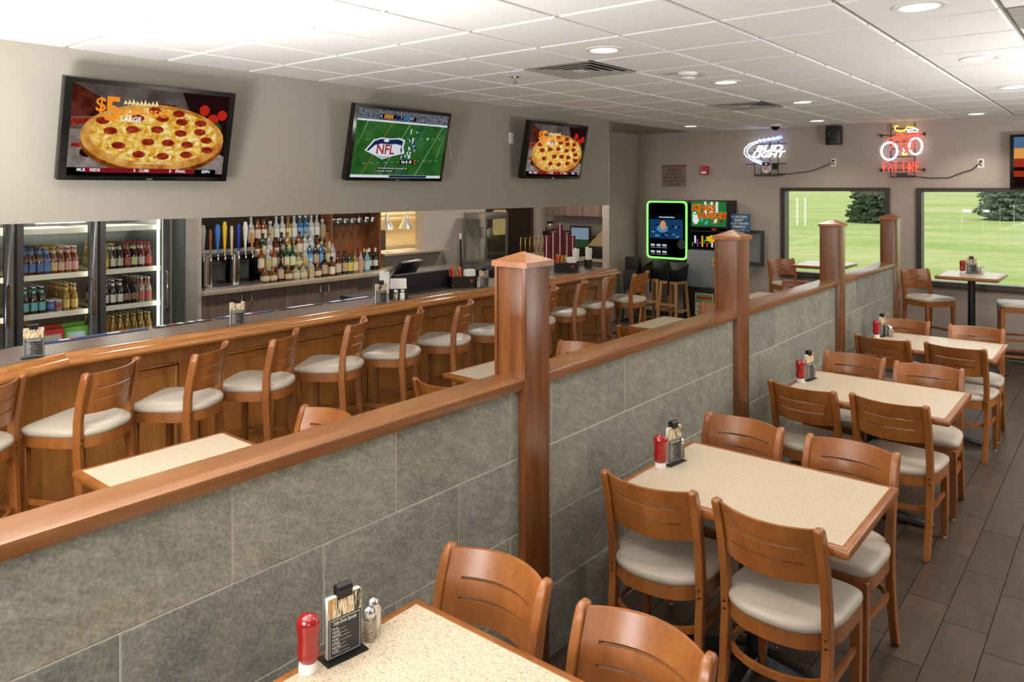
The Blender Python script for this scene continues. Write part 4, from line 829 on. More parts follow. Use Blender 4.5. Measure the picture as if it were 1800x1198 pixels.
s = MB(); K = [('turf', '#2F6E2E', .55), ('turf2', '#2A6229', .55), ('line', '#B8D0B8', .6), ('navy', '#1C2F5E', .5), ('shield', '#D8DCE4', .75), ('redl', '#A83A34', .6), ('crowd', '#5A5E68', .5), ('orange', '#D0862E', .6), ('blk', '#0A0A0C', .3), ('wht', '#F0F0F0', .8), ('gold', '#D0A83A', .6), ('lblue', '#3A78B0', .6)]
IX = {k[0]: i for i, k in enumerate(K)}; MS = [E_(*k) for k in K]; W, H_ = .515, .285
s.rect(-W, W, -H_, H_, .0312, IX['turf']); s.rect(-W, W, .2, H_, .0314, IX['crowd']); s.rect(-W, W, .185, .2, .0315, IX['shield'])
for k in range(7): s.poly([(-.62+.2*k, -H_), (-.615+.2*k, -H_), (-.335+.2*k, .185), (-.34+.2*k, .185)] if -.62+.2*k > -W and -.335+.2*k < W else [(max(-W, -.35+.2*k-.22), -.1), (max(-W, -.345+.2*k-.22), -.1), (min(W, -.4+.2*k), .185), (min(W, -.405+.2*k), .185)], .0316, IX['orange'] if k == 1 else (IX['lblue'] if k == 3 else IX['line']))
for k in range(12):
    for q in range(2): s.rect(-.4+.075*k, -.375+.075*k, -.17+.2*q+.004*k, -.166+.2*q+.004*k, .0316, IX['line'])
sh = [(-.38, -.06), (-.3, .03), (-.22, .055), (-.12, .05), (-.02, .06), (.05, .045), (.04, -.02), (.06, -.07), (-.1, -.105), (-.18, -.13), (-.26, -.1)]
s.poly([(x*1.0-.02, z+.0) for x, z in sh], .0318, IX['shield']); s.poly([(-.165+(x+.165)*.9-.02, -.035+(z+.035)*.88) for x, z in sh], .032, IX['navy']); s.poly([(-.165+(x+.165)*.84-.02, -.05+(z+.05)*.62-.012) for x, z in sh], .0322, IX['shield'])
s.text('NFL', .115, -.18, -.048, .0324, IX['redl'], bold=.003); s.ell(-.18, .03, .03, .012, .0324, IX['shield'])
rn = random.Random(2)
for k in range(26):
    a, b = rn.uniform(.0, .16), rn.uniform(-.12, .06); 
    if k > 19: a, b = rn.uniform(-.1, .42), rn.uniform(-.16, .16)
    c = IX['wht'] if k % 2 else IX['navy']; s.ell(a, b, .007, .012, .0326, c, 7).ell(a, b-.017, .006, .012, .0326, IX['shield'] if k % 3 else IX['lblue'], 6)
s.rect(.0, .2, -.165, -.125, .0328, IX['blk']); s.text('1st & 10', .036, .075, -.145, .033, IX['wht'], bold=.001); s.text('C', .045, .175, -.145, .033, IX['orange'], bold=.003)
s.rect(-.24, .11, -.215, -.195, .0328, IX['blk']).rect(-.24, -.05, -.24, -.217, .0328, IX['blk']); s.text('WITH NEW ENGLAND, INCLUDING THE', .018, -.235, -.205, .033, IX['wht'], .33, align='LEFT'); s.text('JAGUARS TRAILING', .018, -.235, -.229, .033, IX['wht'], .17, align='LEFT')
s.rect(-W, W, -H_, -.262, .0327, IX['shield']); s.rect(-.1, .34, -H_+.002, -.264, .0329, IX['navy']); s.rect(-.28, .12, .215, .25, .0328, IX['blk'])
for tx, x, c in (('4', -.27, 'wht'), ('7', -.05, 'wht'), ('1ST', .07, 'wht')): s.text(tx, .032, x, .232, .033, IX[c])
s.rect(-.24, -.14, .217, .248, .0329, IX['orange']).rect(-.12, -.06, .217, .248, .0329, IX['navy']).rect(-.03, .05, .217, .248, .0329, IX['lblue'])
s.obj('screen_picture', MS, t2)
t3 = tv_body('television', 'wall television with a dimmer pizza advert at the right end of the soffit', (XS+.2, 6.62, 2.44), PI/2-.04, 11, 1.02, .61); pizza(t3, 1.02, .61)
tag(MB().box(0, .01, -.035, .035, -.057, .057).box(.01, .012, -.015, .015, .01, .04).box(.01, .012, -.015, .015, -.04, -.01).obj('wall_outlet', WHT, None, (XS, 6.12, 2.56)), 'white wall outlet left of the third television', 'outlet')
t4 = tv_body('television', 'television with a red sunset picture cut by the right edge', (-.56, 10.55, 2.34), 0, 0, 1.08, .64); s = MB()
KK = [('skyb', '#5A7AA0', .6), ('sun', '#E09A4A', .8), ('redd', '#B03A22', .6), ('drk', '#2A1410', .4), ('dia', '#2A5AB8', .7), ('pale', '#A8C8E0', .8)]; MS = [E_(*k) for k in KK]
s.rect(-.5, .5, .16, .29, .0312, 0).rect(-.5, .5, .04, .16, .0312, 1).rect(-.5, .5, -.06, .04, .0312, 2).rect(-.5, .5, -.29, -.06, .0312, 3).poly([(-.5, -.1), (.5, -.16), (.5, -.2), (-.5, -.17)], .0314, 2)
for x, z, r in ((-.36, .12, .06), (-.33, .02, .045), (-.35, -.12, .05), (-.1, .1, .06), (.2, .06, .07)): s.poly([(x-r*.6, z), (x, z-r), (x+r*.6, z), (x, z+r)], .0316, 4).poly([(x-r*.3, z), (x, z-r*.5), (x+r*.3, z), (x, z+r*.5)], .0318, 5)
s.obj('screen_picture', MS, t4)

# ------------------------------------------------------------ neon signs
NW = emis('neon_white', '#E8ECFF', 2.6); NB = emis('neon_blue', (.08, .16, 1, 1), 5); NR = emis('neon_red', (1, .05, .03, 1), 3.2); NY = emis('neon_yellow', (1, .85, .05, 1), 3.2)
t = thing('neon_beer_sign', 'white and blue neon beer sign with a football outline on the window wall', 'neon sign', (-4.03, YW-.07, 2.504)); cvt = lambda p: ((1100+p[0]/4.737-1349.5)*.00823, (274-190-p[1]/4.737)*.0084)
def wire(mb, pts, r=.006, y=.03): mb.tube([(x, y, z) for x, z in pts], r, 6)
g = MB()
for x in (-.17, -.07, .05, .17): wire(g, [(x, .22 if x > -.1 else .1), (x, -.29)])
for z in (.16, .04, -.12, -.27): wire(g, [(-.3 if z > -.2 and z < .1 else -.17, z), (.29, z)])
wire(g, [(-.17, -.29), (.17, -.29)]); g.obj('wire_frame', BLK, t)
arc = [cvt(p) for p in [(1150, 468), (1080, 440), (1020, 400), (1000, 370), (1010, 335), (1050, 300), (1120, 280), (1200, 268), (1320, 260)]]
arc2 = [cvt(p) for p in [(1150, 452), (1090, 425), (1040, 392), (1024, 368), (1032, 342), (1065, 312), (1120, 292)]]
MB().tube([(x, 0, z) for x, z in arc], .0075, 8).tube([(x, 0, z) for x, z in arc2], .0075, 8).obj('football_tube', NW, t, smooth=60)
b = MB(); b.tube([(x, .012, z) for x, z in [cvt(p) for p in [(1130, 292), (1200, 280), (1290, 275), (1310, 245), (1240, 262)]]], .006, 6).tube([(x, .012, z) for x, z in [cvt(p) for p in [(1060, 425), (1110, 445), (1150, 440)]]], .006, 6)
b.obj('blue_tube', NB, t, smooth=60); lc = MB()
for q in range(5): x, z = cvt((1130+q*38, 275-q*4)); lc.tube([(x, -.005, z+.02), (x+.022, -.005, z-.028)], .005, 6)
lc.obj('lace_tube', NW, t)
x, z = cvt((1205, 345)); x2, z2 = cvt((1195, 393)); MB().text('BUD', .125, x, z, 0, 0, .4, shear=.3, outline=.0035, bold=.001).text('LIGHT', .115, x2, z2, 0, 0, .49, shear=.3, outline=.0035, bold=.001).obj('lettering_tube', NW, t)
x, z = cvt((1190, 493)); q = MB(); P_ = [(-.065, .07), (-.03, .085), (0, .075), (.03, .085), (.065, .07), (.065, -.05), (0, -.085), (-.065, -.05)]
q.poly([(a+x, b+z) for a, b in P_], .012, 0).poly([(a*.9+x, b*.9+z) for a, b in P_], .0125, 1).poly([(a*.9+x, (b*.9 if b < .06 else .02)+z) for a, b in P_], .013, 0).text('NFL', .085, x, z-.015, .0135, 2, .1, bold=.002).ell(x, z+.045, .02, .013, .0135, 0)
q.obj('league_shield', [PAP, mat('shield_navy', '#1C2F5E', .5), RED], t); MB().box(.1, .17, .0, .04, -.2, -.12).obj('transformer', BLK, t)
t = thing('neon_bicycle_sign', 'red neon bicycle sign with white wheels and FAT TIRE lettering', 'neon sign', (-2.267, YW-.07, 2.52)); cv2 = lambda p: ((1480+p[0]/3.631-1588)*.0066, (265-190-p[1]/3.631)*.0075)
g = MB()
for xx in (-.135, .145): wire(g, [(xx, .345), (xx, -.35)], .007)
for zz in (.28, .2, .11, .02, -.08, -.16, -.25, -.34): wire(g, [(-.25 if zz in (.2, -.25) else -.135, zz), (.25 if zz in (.2, -.25) else .145, zz)], .006)
for xx, zz in ((-.25, .2), (.25, .2), (-.25, -.25), (.25, -.25)): g.box(xx-.008, xx+.008, .02, .07, zz-.02, zz+.02)
g.obj('wire_frame', BLK, t)
def loop(p, rx, rz, n=26): c = cv2(p); return [(c[0]+rx*math.cos(2*PI*i/n), c[1]+rz*math.sin(2*PI*i/n)) for i in range(n)]
def tb(mb, pts, r=.008, y=0, cl=False): mb.tube([(x, y, z) for x, z in pts], r, 8, 0, cl); return mb
wh = MB(); tb(wh, loop((312, 275), .094, .112), .013, 0, True); tb(wh, loop((480, 250), .074, .102), .012, 0, True); wh.obj('wheel_tube', NW, t, smooth=60)
tb(MB(), [cv2(p) for p in [(430, 147), (485, 143), (497, 152), (485, 162), (435, 160), (428, 152)]], .007, 0, True).obj('saddle_tube', NW, t, smooth=60)
fr = MB()
for pl in ([(378, 150), (350, 205), (318, 272)], [(288, 218), (310, 200), (345, 190), (375, 200)], [(370, 172), (420, 182), (470, 180), (525, 168)], [(365, 195), (400, 195), (440, 190), (528, 188)], [(460, 160), (445, 205), (425, 250)], [(370, 205), (400, 230), (385, 262), (410, 275), (470, 262)], [(420, 225), (475, 215), (485, 250)], [(400, 262), (480, 255)]): tb(fr, [cv2(p) for p in pl], .008, -.012)
fr.obj('frame_tube', NR, t, smooth=60)
tb(tb(MB(), [cv2(p) for p in [(372, 122), (350, 124), (352, 145), (385, 156), (412, 152), (432, 130), (478, 138)]], .008, -.02), [cv2(p) for p in [(400, 300), (430, 296)]], .01, -.02).obj('handlebar_tube', NY, t, smooth=60)
tb(MB(), [cv2(p) for p in [(402, 262), (412, 276), (398, 296)]], .006, -.025).obj('crank_tube', NW, t)
LT = {'F': [[(0, 0), (0, 1), (.6, 1)], [(0, .5), (.45, .5)]], 'A': [[(0, 0), (.3, 1), (.6, 0)], [(.12, .4), (.48, .4)]], 'T': [[(.3, 0), (.3, 1)], [(-.05, 1), (.65, 1)]], 'I': [[(.2, 0), (.2, 1)]], 'R': [[(0, 0), (0, 1), (.5, .95), (.5, .55), (0, .5), (.55, 0)]], 'E': [[(.55, 0), (0, 0), (0, 1), (.55, 1)], [(0, .5), (.4, .5)]]}
xx = -.215
for ch in 'FAT TIRE':
    if ch == ' ': xx += .03; continue
    le = MB()
    for stt in LT[ch]: tb(le, [(xx+a*.075, -.265+b_*.115) for a, b_ in stt], .0065)
    le.obj('neon_letter', NR, t)
    xx += .034 if ch == 'I' else .062
MB().box(-.06, .06, .0, .04, -.34, -.29).obj('transformer', DGR, t)
def cord(pts, lab): tag(MB().tube([(x, YW-.012, z) for x, z in pts], .0055, 6).obj('power_cord', BLK, smooth=60), lab, 'cord')
cord([(-3.86, 2.22), (-3.76, 2.235), (-3.6, 2.25), (-3.42, 2.27), (-3.25, 2.33), (-3.13, 2.38)], 'black cord from the football neon sign to the wall')
cord([(-2.2, 2.2), (-2.1, 2.18), (-1.97, 2.165), (-1.75, 2.165), (-1.6, 2.23), (-1.5, 2.26), (-1.42, 2.34)], 'black cord from the bicycle neon sign to the outlet')
for x, z, lab in ((-1.41, 2.337, 'white wall outlet right of the bicycle neon sign'), (-3.12, 2.385, 'small wall outlet left of the left window top')):
    o = thing('wall_outlet', lab, 'outlet', (x, YW, z)); MB().box(-.035, .035, -.006, 0, -.055, .055).obj('cover_plate', WHT, o, bevel=.002, seg=1); MB().box(-.014, .014, -.03, -.006, .01, .035).obj('plug', BLK, o); MB().box(-.014, .014, -.008, -.006, -.035, -.01).obj('socket', GRY, o)
# ------------------------------------------------------------ signs and devices on the window wall
TAN = mat('brown_sign', '#8A7460', .6); TXD = mat('sign_dark_print', '#4A3A2E', .6)
o = thing('refusal_sign', 'brown square notice sign with dark lettering left of the fire alarm', 'sign', (-5.5, YW, 2.23)); MB().box(-.205, .205, -.012, 0, -.17, .17).obj('board', TAN, o); MB().box(-.205, .205, -.0125, -.01, .13, .17).obj('top_band', mat('sign_band', '#7A5A48', .6), o)
q = MB()
for k, tx in enumerate(['WE RESERVE', 'THE RIGHT TO', 'REFUSE SERVICE', 'OR ADMITTANCE', 'TO ANYONE']): q.text(tx, .052, 0, .088-.057*k, .0128, 0, [.24, .31, .35, .36, .24][k], bold=.001)
q.obj('lettering', TXD, o)
o = thing('fire_alarm', 'red fire alarm with white strobe on the window wall', 'fire alarm', (-4.98, YW, 2.305)); MB().box(-.065, .065, -.045, 0, -.065, .065).obj('housing', RED, o, bevel=.006); MB().box(-.04, .04, -.06, -.045, -.05, -.015).obj('strobe_lens', PAP, o, bevel=.005)
o = thing('wall_speaker', 'black loudspeaker under the ceiling between the neon signs', 'speaker', (-3.09, YW, 2.745)); MB().box(-.095, .095, -.14, -.02, -.125, .125).obj('cabinet', BLK, o, bevel=.008); MB().lathe([(.065, 0), (.06, .006), (.045, -.004), (.02, -.006), (0, .004)], 18, 0, M=Matrix.Translation((0, -.14, .02)) @ Matrix.Rotation(PI/2, 4, 'X')).obj('woofer', DGR, o, smooth=60); MB().box(-.05, .05, -.143, -.14, -.105, -.085).obj('name_plate', DGR, o); MB().box(-.02, .02, -.02, 0, .05, .12).obj('bracket', BLK, o)
o = thing('dome_camera', 'small black dome camera on the ceiling above the football neon sign', 'security camera', (-3.7, 10.1, HC)); MB().lathe([(.075, 0), (.075, -.02), (.06, -.025)], 18).obj('mount_ring', WHT, o, smooth=50); MB().lathe([(.06, -.022), (.055, -.05), (.035, -.075), (0, -.085)], 18).obj('dome', mat('smoked_dome', '#0A0A0C', .08, coat=.8), o, smooth=60)
# jukebox
GN = emis('jukebox_green', (.2, 1, .12, 1), 1.7)
o = thing('jukebox', 'black wall jukebox outlined in glowing green', 'jukebox', (-5.455, 10.475, 1.405)); w_, h = .7, .9
def ring(w0, h0, r0, y): return [(x, y, z) for x, z in rr(w0, h0, r0)]
MB().loft([ring(w_, h, .07, .2), ring(w_, h, .07, -.1), ring(w_-.03, h-.03, .06, -.115)]).obj('housing', BLK, o, smooth=40)
MB().loft([ring(w_-.02, h-.02, .065, -.114), ring(w_-.02, h-.02, .065, -.124), ring(w_-.072, h-.072, .05, -.126), ring(w_-.072, h-.072, .05, -.114)], 0, False, True).obj('green_light_frame', GN, o)
q = MB(); KJ = [('jblk', '#0A0B0D', .2), ('jblue', '#1E4A7A', .5), ('jlb', '#5A9AC8', .6), ('jor', '#D89A5A', .7), ('jw', '#C8D4E0', .7), ('jdk', '#101820', .3)]; MS = [E_(*k) for k in KJ]
q.rect(-.31, .31, -.41, .41, .118, 0).rect(-.29, .27, -.13, .16, .119, 1).rect(-.29, .27, .16, .24, .119, 5).ell(-.06, .07, .05, .07, .1195, 3).ell(-.07, .02, .1, .06, .1193, 2)
rn = random.Random(4)
for k in range(16): q.ell(rn.uniform(-.26, .24), rn.uniform(-.11, .08), .03, .015, .1192, 5 if k % 2 else 2, 8)
q.rect(-.13, .13, .185, .2, .1195, 4)
for k in range(6): q.rect(-.27+.1*(k % 3), -.2+.1*(k % 3), -.25-.1*(k//3), -.22-.1*(k//3), .1195, 4).rect(-.27+.1*(k % 3), -.19+.1*(k % 3), -.275-.1*(k//3), -.27-.1*(k//3), .1195, 4)
q.obj('screen_picture', MS, o); MB().lathe([(.06, 0), (.07, .012), (.055, .014), (.05, .006), (0, .006)], 20, 0, M=Matrix.Translation((.25, -.118, -.21)) @ Matrix.Rotation(PI/2, 4, 'X')).obj('payment_dial', mat('dial_grey', '#30363E', .3), o, smooth=50)
# pull-tab machine
o = thing('pull_tab_machine', 'tall game vending machine with a jungle picture reading KINGS RANSOM', 'game machine', (-4.765, 10.35, 0)); MB().box(-.285, .285, -.02, .32, 1.13, 1.86).obj('top_cabinet', BLK, o, bevel=.008); MB().box(-.305, .305, -.1, .32, .6, 1.13).obj('grey_body', GRY, o, bevel=.006); MB().box(-.33, .33, -.16, .32, 0, .6).obj('black_base', BLK, o, bevel=.006)
q = MB(); KP = [('pk_g', '#2A7A3E', .7), ('pk_c', '#3AB8A0', .75), ('pk_w', '#E0E8E0', .8), ('pk_r', '#C8321E', .8), ('pk_y', '#E0B020', .8), ('pk_k', '#0A0C0A', .2), ('pk_p', '#8A3A9A', .6), ('pk_d', '#123A1C', .5)]; MS = [E_(*k) for k in KP]
q.rect(-.27, .27, 1.48, 1.84, .022, 0).rect(-.27, .27, 1.15, 1.4, .022, 5); rn = random.Random(9)
for k in range(22): x, z = rn.uniform(-.23, .23), rn.uniform(1.51, 1.8); q.poly([(x-.03, z-.03), (x+.02, z-.02), (x+.035, z+.035), (x-.01, z+.03)], .0222, [1, 7, 2, 0, 1][k % 5])
for x in (-.05, .05, .13): q.rect(x-.018, x+.018, 1.66, 1.84, .0223, 2)
q.ell(-.2, 1.58, .05, .07, .0224, 2); q.text('KINGS', .12, -.08, 1.745, .0232, 3, .36, shear=.15, bold=.004).text('KINGS', .12, -.082, 1.747, .0228, 4, .37, shear=.15, bold=.009); q.text('RANSOM', .12, .05, 1.635, .0232, 3, .44, shear=.1, bold=.004).text('RANSOM', .12, .048, 1.637, .0228, 4, .45, shear=.1, bold=.009); q.text('pull tabs', .05, .12, 1.545, .023, 3)
q.rect(-.27, .27, 1.42, 1.46, .022, 5).rect(.05, .12, 1.43, 1.45, .0225, 3)
for k in range(14): q.rect(-.26+.038*k, -.235+.038*k, 1.18+.05*(k % 2), 1.24+.05*((k*2) % 3), .0225, [0, 2, 6, 1, 4, 0, 3][k % 7])
q.poly([(.05+.11*math.cos(a*.5236)*(1 if a % 2 else .7), 1.3+.06*math.sin(a*.5236)*(1 if a % 2 else .7)) for a in range(12)], .023, 4)
q.obj('backlit_picture', MS, o); MB().box(.1, .2, -.106, -.1, .92, 1.03).obj('coin_plate', mat('yellow_sticker', '#C8A82A', .5), o); MB().box(.12, .18, -.109, -.106, .94, 1.0).obj('coin_slot', BLK, o); MB().cyl((-.25, -.1, .9), .008, -.004, .004, 8).obj('lock', CHR, o)
pb = MB(); pb.box(-.14, .14, -.166, -.161, .2, .52, 0); pb.rect(-.13, .13, .38, .51, .1665, 1).rect(-.12, .12, .44, .47, .167, 2)
for k in range(8): pb.rect(-.12+.065*(k % 4), -.07+.065*(k % 4), .23+.07*(k//4), .28+.07*(k//4), .1665, 3)
pb.obj('poster', [mat('poster_cream', '#C8C4A8', .6), mat('poster_green', '#6A8A4A', .6), RED, mat('poster_grid', '#9A9E80', .6)], o)
o = thing('proceeds_sign', 'blue sign with white lettering about proceeds beside the game machine', 'sign', (-4.355, 10.45, 1.54)); MB().box(-.165, .165, -.006, .006, -.13, .13).obj('board', mat('sign_blue', '#2E5F86', .5), o); q = MB()
for k, tx in enumerate(['ALL PROCEEDS', 'BENEFIT', 'VALLEY TWISTERS', 'GYMNASTICS']): q.text(tx, .042, 0, .085-.047*k, .0068, 0, [.24, .13, .29, .2][k], bold=.0008)
q.text('Valley City, ND', .022, 0, -.1, .0068, 0, .17); q.obj('lettering', PAP, o); MB().box(-.16, -.13, .006, .0105, -.1, .1).box(-.17, -.16, .0, .1, -.1, .1).obj('bracket', BLK, o)
o = thing('wall_dispenser', 'dark grey flat box on the wall behind the second tall post', 'dispenser', (-4.2, YW, 1.18)); MB().box(-.13, .13, -.1, 0, -.25, .25).obj('housing', DGR, o, bevel=.006); MB().box(-.1, .1, -.104, -.1, -.2, .2).obj('front_plate', GRY, o)
# high chairs
def high_chair(x, y, lab):
    t = thing('high_chair', lab, 'high chair', (x, y, .003), math.radians(-6), 'wooden high chairs with black seats')
    for sx in (-1, 1):
        for sy in (-1, 1):
            MB().loft([[(sx*a-.016, sy*b-.016, z), (sx*a+.016, sy*b-.016, z), (sx*a+.016, sy*b+.016, z), (sx*a-.016, sy*b+.016, z)] for a, b, z in ((.16, .18, 0), (.12, .12, .7))]).obj('leg', W_OAK, t)
        MB().box(sx*.145-.01, sx*.145+.01, -.15, .15, .26, .29).obj('side_rung', W_OAK, t)
    MB().box(-.135, .135, -.155, -.135, .35, .38).obj('front_rung', W_OAK, t); MB().box(-.13, .13, -.13, .13, .66, .7).obj('seat_frame', W_OAK, t)
    b = MB(); b.loft([[(-.14, -.13, .7), (.14, -.13, .7), (.14, .13, .7), (-.14, .13, .7)], [(-.165, -.15, .87), (.165, -.15, .87), (.165, .15, .95), (-.165, .15, .95)], [(-.14, -.125, .87), (.14, -.125, .87), (.14, .125, .95), (-.14, .125, .95)], [(-.11, -.1, .73), (.11, -.1, .73), (.11, .1, .73), (-.11, .1, .73)]])
    b.obj('black_seat_shell', BLK, t, bevel=.006); MB().box(.0, .03, -.16, -.152, .5, .85).obj('strap', BLK, t)
high_chair(-5.49, 10.08, 'wooden high chair with black seat left of the other one'); high_chair(-5.12, 9.93, 'wooden high chair with black seat right beside the game machine')
o = thing('folded_high_chair', 'black folded high chair standing in the corner by the bar end', 'high chair', (-5.83, 10.0, .003), math.radians(-5)); MB().box(-.13, .13, -.04, .05, .55, 1.0).obj('back_shell', BLK, o, bevel=.03)
for sx in (-1, 1): MB().tube([(sx*.11, -.05, .6), (sx*.11, -.12, .01)], .016, 8).tube([(sx*.11, .05, .6), (sx*.11, .14, .01)], .016, 8).obj('folding_leg', BLK, o, smooth=50)
MB().box(-.12, .12, -.09, -.05, .5, .8).obj('tray', BLKM, o, bevel=.01)
# ------------------------------------------------------------ ceiling fixtures
LAMP = emis('downlight_lens', '#FFF3DF', 9)
dl_ring = MB().lathe([(.118, 0), (.118, -.004), (.09, -.007), (.082, .0), (.08, .004)], 28).mesh('trim_ring', WHT, smooth=50); dl_lens = MB().lathe([(.082, .0), (0, -.0015)], 28).mesh('lens', LAMP)
names = {}
for k, (x, y) in enumerate(LIGHTS):
    row = 'right' if x > -1.2 and y < 9 else ('left' if y < 9 else 'far')
    names[row] = names.get(row, 0)+1
    q = pxy(x, y, HC); inview = -40 < q[0] < 1840 and -30 < q[1] < 330
    lab = 'round recessed ceiling light, %s in the %s row from the camera' % (ORD[names[row]-1], row)
    if row == 'far': lab = 'round recessed ceiling light near the window wall, %s' % ['above the right window', 'near the dome camera', 'above the fire alarm corner'][names[row]-1]
    t = thing('recessed_light', lab, 'ceiling light', (x, y, HC), 0, 'recessed ceiling lights'); link('trim_ring', dl_ring, t); link('lens', dl_lens, t)
    l = bpy.data.lights.new('downlight', 'SPOT'); l.energy = 38; l.spot_size = math.radians(125); l.spot_blend = .7; l.color = (1, .92, .82); l.shadow_soft_size = .09
    lo = bpy.data.objects.new('downlight', l); COL.objects.link(lo); lo.location = (x, y, HC-.02)
def diffuser(i, j, lab):
    t = thing('air_diffuser', lab, 'air vent', ((gx(i)+gx(i+1))/2, (gy(j)+gy(j+1))/2, HC), 0, 'square ceiling air diffusers'); a, b = (PX-.01)/2, (PY-.01)/2
    for k in range(4):
        f = 1-.23*k; g = f-.15; z = .004-.01*k*0
        MB().loft([[(sx*a*f, sy*b*f, .0) for sx, sy in ((-1, -1), (1, -1), (1, 1), (-1, 1))], [(sx*a*f, sy*b*f, -.004) for sx, sy in ((-1, -1), (1, -1), (1, 1), (-1, 1))], [(sx*a*(g+.02), sy*b*(g+.02), .008) for sx, sy in ((-1, -1), (1, -1), (1, 1), (-1, 1))], [(sx*a*g, sy*b*g, .0095) for sx, sy in ((-1, -1), (1, -1), (1, 1), (-1, 1))]], 0, False).obj('louvre_ring', mat('vent_grey', '#A9A49A', .5), t)
    MB().box(-a*.14, a*.14, -b*.14, b*.14, -.003, 0).obj('centre_plate', WHT, t); MB().box(-a, a, -b, b, .0102, .0115).obj('dark_backing', DGR, t)
diffuser(-4, 0, 'square white air diffuser in the ceiling, nearer one'); diffuser(-4, 5, 'square white air diffuser in the ceiling, farther one')
t = thing('return_grille', 'grey return air grille in the ceiling at the top right corner', 'air vent', (gx(1.5), gy(.5), HC)); MB().box(-.28, .28, -.295, .295, .004, .008).obj('backing', mat('grille_grey', '#8A897E', .6), t)
for k in range(14): MB().box(-.27, .27, -.27+.04*k, -.262+.04*k, -.006, .004).obj('slat', mat('grille_light', '#B8B6AA', .6), t)
t = thing('smoke_detector', 'white smoke detector on the ceiling between the recessed lights', 'smoke detector', (-2.55, 5.17, HC)); MB().lathe([(.07, 0), (.07, -.015), (.055, -.02)], 20).obj('base', WHT, t, smooth=45); MB().lathe([(.052, -.018), (.056, -.04), (.045, -.05), (0, -.053)], 20).obj('sensor_head', WHT, t, smooth=45); MB().lathe([(.0535, -.026), (.0555, -.032)], 20).obj('vent_slot', DGR, t)
for k, (x, y) in enumerate([(-3.66, 4.5), (-3.63, 8.6)]):
    t = thing('sprinkler_head', ['ceiling sprinkler head left of the nearer air diffuser', 'ceiling sprinkler head near the farther air diffuser'][k], 'sprinkler', (x, y, HC), 0, 'ceiling sprinkler heads')
    MB().lathe([(.04, 0), (.04, -.004), (.012, -.006)], 14).obj('escutcheon', CHR, t, smooth=40); MB().tube([(0, 0, 0), (0, 0, -.04)], .008, 8).obj('stem', CHR, t); MB().lathe([(.02, -.045), (.02, -.048), (0, -.048)], 10).obj('deflector', CHR, t)
# ------------------------------------------------------------ outdoors
GRS = mat('lawn_grass', '#8FA050', .95, spec=.1); v = coords(GRS, (1, 1, 1), False); a = noise(GRS, v, .09, 5, .6); b = noise(GRS, v, 1.7, 6, .7); v2 = coords(GRS, (.25, 2.0, 1), False); s_ = noise(GRS, v2, .12, 3)
c = ramp(GRS, s_, [(.38, '#7E9A48'), (.5, '#9CA862'), (.62, '#B4AC80')]); c = mixc(GRS, .5, c, ramp(GRS, a, [(.35, '#7A9846'), (.65, '#B6AE7C')])); c = mixc(GRS, .25, c, ramp(GRS, b, [(.35, '#6A7E34'), (.65, '#BEBE84')])); base(GRS, c)
gmb = MB(); NX, NY = 24, 30
pts = []; fs = []
for j in range(NY+1):
    yy = YW+.2+(j/NY)**3*420
    for i in range(NX+1):
        xx = -170+i/NX*260; d = yy-YW
        pts.append((xx, yy, -.25-.01*min(d, 12)+.035*max(0, d-75)+.35*math.sin(xx*.06+1)*min(1, d/60)*.3))
for j in range(NY):
    for i in range(NX): k = j*(NX+1)+i; fs.append((k, k+1, k+NX+2, k+NX+1))
gmb.add(pts, fs); tag(gmb.obj('lawn', GRS, smooth=80), 'wide mown green lawn outside the windows', 'lawn', kind='structure')
for k, px_ in enumerate((1401.5, 1415.5)):
    u = (px_-900)/FPX; d = 49.5; x = -math.sin(YAW)*d+math.cos(YAW)*u*d; y = math.cos(YAW)*d+math.sin(YAW)*u*d
    p = thing('marker_post', ['left white post standing on the lawn', 'right white post standing on the lawn'][k], 'post', (x, y, -.37), 0, 'white posts on the lawn'); MB().tube([(0, 0, 0), (0, 0, 1.75)], .05, 8).obj('pole', PAP, p); MB().lathe([(.06, 1.75), (.06, 1.78), (0, 1.8)], 8).obj('pole_cap', PAP, p)
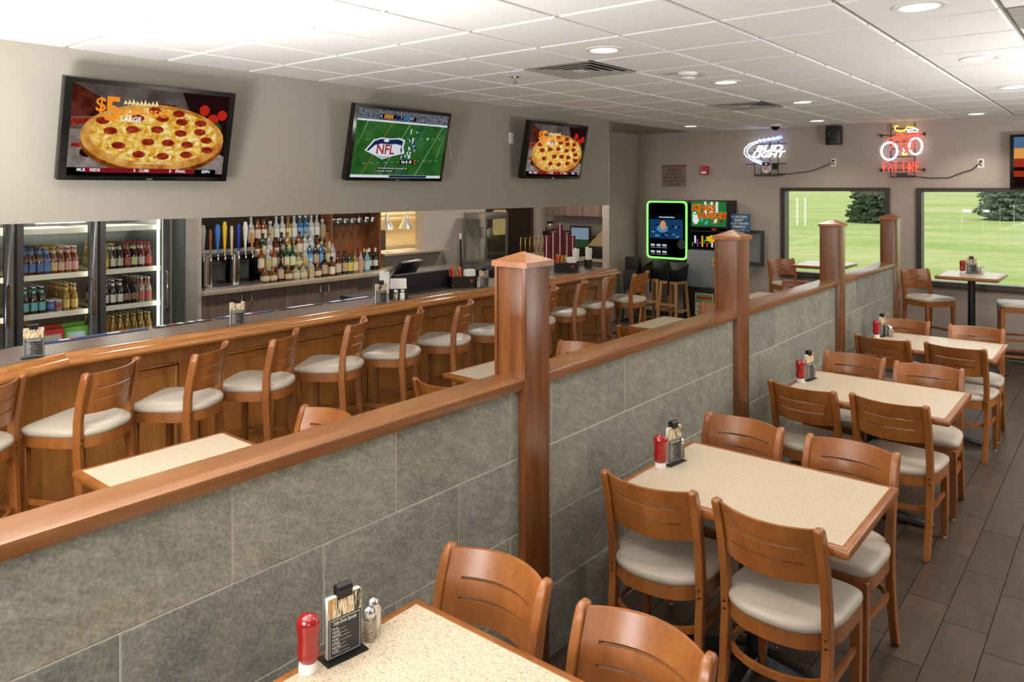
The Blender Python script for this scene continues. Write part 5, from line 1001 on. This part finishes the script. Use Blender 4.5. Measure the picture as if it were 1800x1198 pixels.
NEE = mat('spruce_needles', '#4C5C3E', .9, spec=.1); v = coords(NEE, (1, 1, 1), False); base(NEE, ramp(NEE, noise(NEE, v, 3, 4), [(.35, '#3A4A2C'), (.65, '#708064')])); NEB = mat('blue_spruce_needles', '#6A7C6C', .9, spec=.1); v = coords(NEB, (1, 1, 1), False); base(NEB, ramp(NEB, noise(NEB, v, 3, 4), [(.35, '#52664F'), (.65, '#93A492')]))
def spruce(px_, dist, hgt, rad, m, lab, seed):
    u = (px_-900)/FPX; d = dist; x = -math.sin(YAW)*d+math.cos(YAW)*u*d; y = math.cos(YAW)*d+math.sin(YAW)*u*d
    t = thing('spruce_tree', lab, 'tree', (x, y, -.37), 0, 'spruce trees on the lawn'); MB().tube([(0, 0, 0), (0, 0, hgt)], [.16, .02], 8).obj('trunk', W_DK, t)
    rn = random.Random(seed); f = MB()
    for k in range(420):
        z = .1+hgt*.95*(k/420)**1.15; r0 = rad*(1-z/hgt)**.85*min(1, .75+z*.3); a = k*2.39996+rn.uniform(-.3, .3); L_ = r0*rn.uniform(.78, 1.1); dz = rn.uniform(-.15, .1)*L_
        D = Vector((math.cos(a), math.sin(a), 0)); S = Vector((-math.sin(a), math.cos(a), 0))
        for q in range(9):
            fr_ = .2+.8*q/8; P0 = D*L_*fr_+Vector((0, 0, z+dz*fr_)); sp = (.2*(1.2-fr_)+.09)*min(1, L_+.3)
            for sg in (-1, 0, 1):
                P1 = P0+S*sg*sp+Vector((0, 0, rn.uniform(-.08, .08))); r_ = rn.uniform(.08, .16); tip = P1+D*rn.uniform(.1, .26)+S*sg*rn.uniform(.02, .14)+Vector((0, 0, rn.uniform(-.1, .1)))
                f.add([P1-D*.08, P1+S*r_*.7+Vector((0, 0, .06)), P1-S*r_*.7+Vector((0, 0, .05)), P1-Vector((0, 0, r_)), tip], [(0, 1, 2), (1, 4, 2), (1, 3, 4), (2, 4, 3), (0, 3, 1), (0, 2, 3)])
    f.obj('needle_boughs', m, t)
spruce(1541, 53, 6.8, 2.1, NEE, 'dark green spruce seen through the left window', 1)
spruce(1782, 56, 8.0, 2.7, NEB, 'blue-grey spruce seen through the right window', 2)
